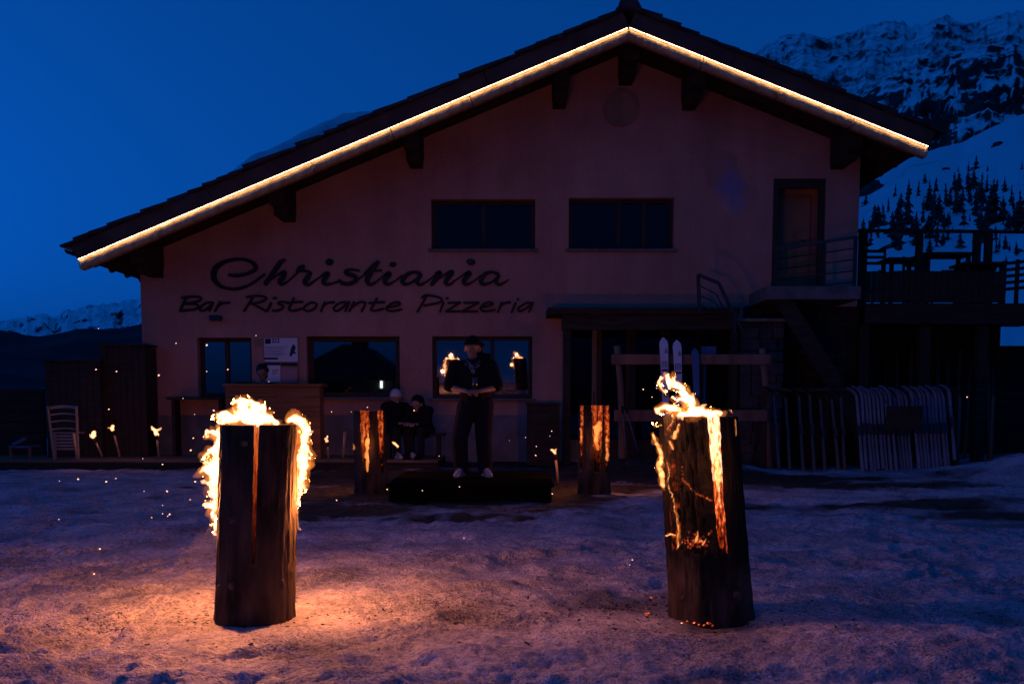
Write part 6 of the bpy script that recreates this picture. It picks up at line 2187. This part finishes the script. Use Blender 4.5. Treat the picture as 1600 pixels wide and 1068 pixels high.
for k in range(7):
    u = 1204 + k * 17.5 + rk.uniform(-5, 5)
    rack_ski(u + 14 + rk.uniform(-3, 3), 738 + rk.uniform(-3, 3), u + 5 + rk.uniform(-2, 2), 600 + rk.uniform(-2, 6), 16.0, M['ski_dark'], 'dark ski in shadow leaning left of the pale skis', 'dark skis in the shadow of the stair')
rr_ = thing('ski_rack', 'long low rack bar carrying the leaning skis at the right', 'ski rack', (at(1340, 700, 16.3).x, 16.3, 0))
p0, p1 = at(1190, 609, 16.35), at(1496, 609, 16.35)
MB().tube([p0, p1], 0.03, 10).build('rail', M['dark_wood'], rr_)
for u in (1194, 1292, 1392, 1494):
    q = at(u, 609, 16.38)
    MB().beam((q.x, 16.42, 0), (q.x, 16.38, q.z + 0.05), 0.07, 0.07, (0, 1, 0)).build('post', M['dark_wood'], rr_)
    MB().beam((q.x, 16.95, 0), (q.x, 16.42, q.z - 0.05), 0.05, 0.05, (0, 1, 0)).build('brace', M['dark_wood'], rr_)
q0, q1 = at(1386, 634, 15.7), at(1441, 671, 15.7)
t = thing('sign_board', 'blank dark board hung before the leaning skis', 'sign', ((q0.x + q1.x) / 2, 15.7, q1.z))
MB().box((q0.x, 15.7, q1.z), (q1.x, 15.73, q0.z)).build('panel', M['dark_wood'], t, bevel=0.006)
for x in (q0.x + 0.08, q1.x - 0.08):
    MB().beam((x, 15.735, q0.z - 0.05), (x, 16.3, at(1400, 609, 16.35).z + 0.0), 0.012, 0.012).build('cord', M['metal'], t)

# ================================================================== terrace on the right
tz = at(1400, 474, 18.2).z
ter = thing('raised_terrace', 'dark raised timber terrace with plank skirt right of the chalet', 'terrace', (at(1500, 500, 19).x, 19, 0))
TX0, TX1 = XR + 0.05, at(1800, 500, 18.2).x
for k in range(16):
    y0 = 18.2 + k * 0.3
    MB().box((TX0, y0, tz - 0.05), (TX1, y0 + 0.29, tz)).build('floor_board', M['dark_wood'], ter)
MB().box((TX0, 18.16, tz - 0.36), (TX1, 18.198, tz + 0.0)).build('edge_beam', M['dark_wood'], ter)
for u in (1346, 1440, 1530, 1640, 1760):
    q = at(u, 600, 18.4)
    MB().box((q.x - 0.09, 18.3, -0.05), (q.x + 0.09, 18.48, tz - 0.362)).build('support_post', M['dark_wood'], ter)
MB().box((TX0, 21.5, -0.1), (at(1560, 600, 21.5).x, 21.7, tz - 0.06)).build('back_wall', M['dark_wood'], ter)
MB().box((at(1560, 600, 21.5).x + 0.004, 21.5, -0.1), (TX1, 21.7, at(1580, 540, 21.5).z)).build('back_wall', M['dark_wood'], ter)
# parapet boards along the edge
zpar = at(1400, 424, 18.3).z
x = TX0
k = 0
xe = at(1566, 450, 18.3).x
nn_ = 22
for k in range(nn_):
    x0, x1 = TX0 + (xe - TX0) * k / nn_, TX0 + (xe - TX0) * (k + 1) / nn_
    MB().box((x0 + 0.006, 18.21, tz + 0.02), (x1 - 0.006, 18.24, zpar + random.uniform(-.02, .02))).build('parapet_board', M['dark_wood'], ter)
rl = thing('terrace_railing', 'thin dark rail high above the terrace against the snow slope', 'railing', (at(1470, 362, 19.5).x, 19.5, tz))
p0, p1 = at(1338, 360, 19.5), at(1800, 364, 19.5)
MB().beam(p0, p1, 0.06, 0.06).build('top_rail', M['dark_wood'], rl)
for u, w in ((1349, 0.14), (1437, 0.11), (1527, 0.12), (1545, 0.12), (1700, 0.12)):
    q = at(u, 362, 19.5)
    MB().box((q.x - w / 2, 19.44, tz), (q.x + w / 2, 19.56, q.z)).build('post', M['dark_wood'], rl)
# slatted railing running on at the right
r2 = thing('slat_railing', 'slatted dark railing at the right end of the terrace', 'railing', (at(1590, 440, 18.3).x, 18.3, tz))
for k in range(5):
    a, b = at(1568, 412 + k * 10, 18.5), at(1720, 396 + k * 10.5, 17.6)
    MB().beam(a, b, 0.03, 0.055).build('slat', M['dark_wood'], r2)
for t_ in (0.02, 0.16, 0.34, 0.7):
    a, b = at(1568, 410, 18.53), at(1720, 394, 17.63)
    q = a.lerp(b, t_)
    MB().box((q.x - 0.03, q.y, tz), (q.x + 0.03, q.y + 0.05, q.z + 0.03)).build('post', M['dark_wood'], r2)


def terrace_table(label, u0, u1, v, Y):
    a, b = at(u0, v, Y), at(u1, v, Y)
    t = thing('terrace_table', label, 'table', ((a.x + b.x) / 2, Y, tz))
    for k in range(4):
        MB().box((a.x, Y - 0.3 + k * 0.17, a.z - 0.05), (b.x, Y - 0.14 + k * 0.17, a.z)).build('top_board', M['dark_wood'], t)
    for x in (a.x + 0.1, b.x - 0.1):
        for y in (-0.2, 0.25):
            MB().beam((x, Y + y, tz), (x, Y + y, a.z - 0.052), 0.07, 0.07).build('leg', M['dark_wood'], t)
    return t


terrace_table('long dark table silhouetted in the middle of the terrace', 1436, 1514, 397, 20.2)
terrace_table('second dark table stacked low behind the parapet', 1496, 1566, 412, 19.3)
terrace_table('dark table nearest the chalet corner on the terrace', 1380, 1436, 405, 20.6)
q = at(1553, 412, 19.2)
mb = MB().ball(Vector((q.x, 19.9, q.z - 0.02)), (0.36, 0.36, 0.12), 20, 8)
hd = mb.build('barrel_lid', M['dark_wood'], None, (q.x, 19.9, tz))
tag(hd, 'low rounded dark cover standing over the terrace parapet', 'cover')
MB().tube([(q.x, 19.9, tz), (q.x, 19.9, q.z - 0.03)], 0.3, 16).build('barrel', M['dark_wood'], hd)


def terrace_chair(label, u, v, Y):
    q = at(u, v, Y)
    t = thing('terrace_chair', label, 'chair', (q.x, Y, tz))
    for s in (-1, 1):
        MB().beam((q.x + s * 0.19, Y, tz), (q.x + s * 0.2, Y + 0.06, q.z), 0.04, 0.04, (0, 1, 0)).build('leg', M['dark_wood'], t)
        MB().beam((q.x + s * 0.19, Y - 0.4, tz), (q.x + s * 0.19, Y - 0.4, tz + 0.45), 0.04, 0.04, (0, 1, 0)).build('leg', M['dark_wood'], t)
    for k in range(3):
        MB().box((q.x - 0.2, Y + 0.03, q.z - 0.08 - k * 0.12), (q.x + 0.2, Y + 0.05, q.z - 0.02 - k * 0.12)).build('back_slat', M['dark_wood'], t)
    MB().box((q.x - 0.2, Y - 0.42, tz + 0.43), (q.x + 0.2, Y + 0.02, tz + 0.46)).build('seat', M['dark_wood'], t)


terrace_chair('dark chair back beside the chalet corner on the terrace', 1369, 388, 20.4)
terrace_chair('dark chair back between the two terrace tables', 1430, 400, 19.6)
# poles stored upright beneath the terrace
for i, u in enumerate((1386, 1404, 1446, 1452, 1466, 1478, 1500, 1512, 1524, 1534, 1546, 1548, 1360, 1420)):
    b_ = at(u + rk.uniform(-4, 4), 664, 19.6)
    t_ = at(u + rk.uniform(-3, 5), 520 + rk.uniform(0, 60), 20.2)
    b_.z = 0.0
    po = MB().tube([b_, b_.lerp(t_, .5), t_], [0.035, 0.032, 0.028], 8).build('wooden_pole', M['old_wood'], None, b_)
    tag(po, 'grey wooden pole stored upright under the terrace', 'pole', 'poles stored under the terrace')
# wire fence before them
wf = thing('wire_fence', 'low wire fence with thin posts under the terrace, far right', 'fence', (at(1540, 660, 17).x, 17, 0))
for u in (1500, 1552, 1612, 1680):
    q = at(u, 620, 17.2)
    MB().tube([(q.x, 17.2, 0), (q.x, 17.2, q.z)], 0.025, 8).build('post', M['old_wood'], wf)
for k in range(4):
    MB().tube([at(1480, 604 + k * 14, 17.2), at(1700, 624 + k * 15, 17.2)], 0.006, 6).build('wire', M['metal'], wf)

# ================================================================== hut across the yard (mirrored in the middle window)
hx, hy = -8.8, -21.0
ht = thing('mountain_hut', 'dark hut with tiled roof mirrored in the middle lower window', 'building', (hx, hy, 0))
MB().box((hx - 4, hy - 4, -0.2), (hx + 2.2, hy, 2.6)).build('wall', M['stone'], ht)
MB().prism([(hx - 5, hy + 0.7, 2.4), (hx + 3.0, hy + 0.7, 2.4), (hx + 0.3, hy + 0.7, 4.4), (hx - 0.9, hy + 0.7, 4.5)], (0, -5.4, 0)).build('roof', M['slate'], ht)
MB().box((hx - 0.6, hy - 1.2, 4.3), (hx + 0.3, hy - 0.5, 5.0)).build('chimney', M['stone'], ht)
lt = thing('tube_lamp', 'white upright tube lamp mirrored in the middle lower window', 'lamp', (hx + 1.2, hy + 0.2, 1.9))
M['tube'] = emit('tube_light', (0.9, 1.0, 0.95), 8)
MB().box((hx + 1.15, hy + 0.15, 2.0), (hx + 1.27, hy + 0.25, 2.9)).build('tube', M['tube'], lt)
MB().box((hx + 1.13, hy + 0.02, 1.9), (hx + 1.29, hy + 0.149, 3.0)).build('holder', M['metal'], lt)

# ================================================================== small things: sparks, embers, chips
SP = [(150, 577), (182, 580), (122, 748), (93, 751), (166, 752), (181, 747), (225, 767), (261, 767), (254, 789), (254, 802), (265, 803), (262, 806), (237, 808), (92, 811), (156, 857), (147, 896), (223, 716), (254, 725), (305, 752), (297, 780),
      (275, 536), (323, 539), (248, 586), (154, 513), (286, 622), (170, 639), (304, 647), (302, 684), (298, 703), (334, 641), (323, 580), (400, 524), (356, 577), (420, 596), (518, 643), (549, 643), (574, 636), (647, 641), (526, 781), (660, 766), (718, 760), (605, 764),
      (725, 840), (980, 880), (984, 882), (988, 874), (862, 673), (859, 681), (838, 697), (837, 711), (821, 683), (796, 688), (863, 771), (686, 712), (1511, 620), (1005, 608), (1026, 606), (1148, 757), (1019, 620), (1080, 640)]
rb = random.Random(12)
pm = None
for i, (u, v) in enumerate(SP):
    Y = rb.uniform(5.2, 8.5) if u < 900 else rb.uniform(4.3, 5.5)
    gy = gr(u, v, 0.03).y if v > 650 else 99
    Y = min(Y, gy - 0.05)
    q = at(u, v, Y)
    s = px(Y) * rb.choice((0.5, 0.65, 0.85, 1.1)) * (1.0 if u < 500 else 0.7)
    if pm is None:
        mbs = MB().ball((0, 0, 0), 1.0, 6, 4)
        pm = mbs.mesh('spark')
        pm.materials.append(M['spark'])
    o = bpy.data.objects.new('spark', pm)
    COL.objects.link(o)
    o.location = q
    o.scale = (s * 1.5, s, s)
    o.rotation_euler = (0, rb.uniform(-0.8, 0.8), 0)
    tag(o, 'tiny bright spark drifting in the air', 'spark', 'sparks drifting over the yard')
# glowing crumbs at the foot of the right log
mb = MB()
for (u, v, r) in ((1093, 964, 4), (1098, 968, 3), (1107, 974, 2.5), (1112, 972, 2), (1084, 973, 2), (1075, 971, 2), (1090, 976, 2), (1014, 957, 3), (1010, 962, 2), (1018, 934, 1.5), (1100, 976, 2), (1066, 974, 1.5), (1113, 978, 1.5), (1008, 958, 1.5)):
    q = gr(u, v, 0.01)
    for k in range(3):
        rr_2 = r * px(q.y) * rb.uniform(0.4, 0.8)
        mb.ball(q + Vector((rb.uniform(-1, 1) * r * px(q.y), rb.uniform(-1, 1) * 0.01, rb.uniform(0, .006))), (rr_2 * 1.4, rr_2, rr_2 * 0.7), 6, 4)
M['crumb'] = ember_mat('ember_crumb', 60, 2.2, 0.40, 0.66)
cr = mb.build('embers', M['crumb'], None, gr(1095, 968, 0))
tag(cr, 'glowing ember crumbs fallen round the foot of the right log', 'embers', kind='stuff')
# bark chips and dirt crumbs strewn over the snow
mb = MB()
rc = random.Random(21)
spots = [(LOGL.x, LOGL.y, 0.55, 260), (LOGR.x, LOGR.y, 0.5, 320), (0.55, 5.2, 0.5, 360), (-0.4, 5.3, 0.8, 240), (-0.28, 4.95, 0.08, 50), (-2.0, 5.0, 0.7, 140), (1.0, 6.5, 1.6, 160)]
for (x, y, r, n) in spots:
    for k in range(int(n * 1.8)):
        a, rr3 = rc.uniform(0, 6.283), r * abs(rc.gauss(0, 0.75))
        cx, cy = x + math.cos(a) * rr3 * 1.3, y + math.sin(a) * rr3
        cz = float(ground_z(np.array([cx]), np.array([cy]))[0])
        for (lx, ly) in FEET:
            cz *= 1 - 0.75 * math.exp(-((cx - lx) ** 2 + (cy - ly) ** 2) / 0.22)
        s = rc.choice((0.0015, 0.002, 0.002, 0.003, 0.003, 0.004, 0.006)) * rc.uniform(0.7, 1.3)
        u_ = Vector((rc.uniform(-1, 1), rc.uniform(-1, 1), rc.uniform(-.3, .3))).normalized()
        mb.beam(Vector((cx, cy, cz + s * .3)) - u_ * s * rc.uniform(0.8, 2), Vector((cx, cy, cz + s * .3)) + u_ * s * rc.uniform(.8, 2), s, s * 0.7, taper=rc.uniform(.4, 1))
M['chip'] = mat('bark_chip', (0.05, 0.03, 0.02), (0.02, 0.013, 0.01), 30, 0.95, spec=0.05)
cb_ = mb.build('bark_chips', M['chip'], None, (0, 5, 0))
tag(cb_, 'dark bark chips and dirt crumbs strewn over the snow round the logs', 'chips', kind='stuff')
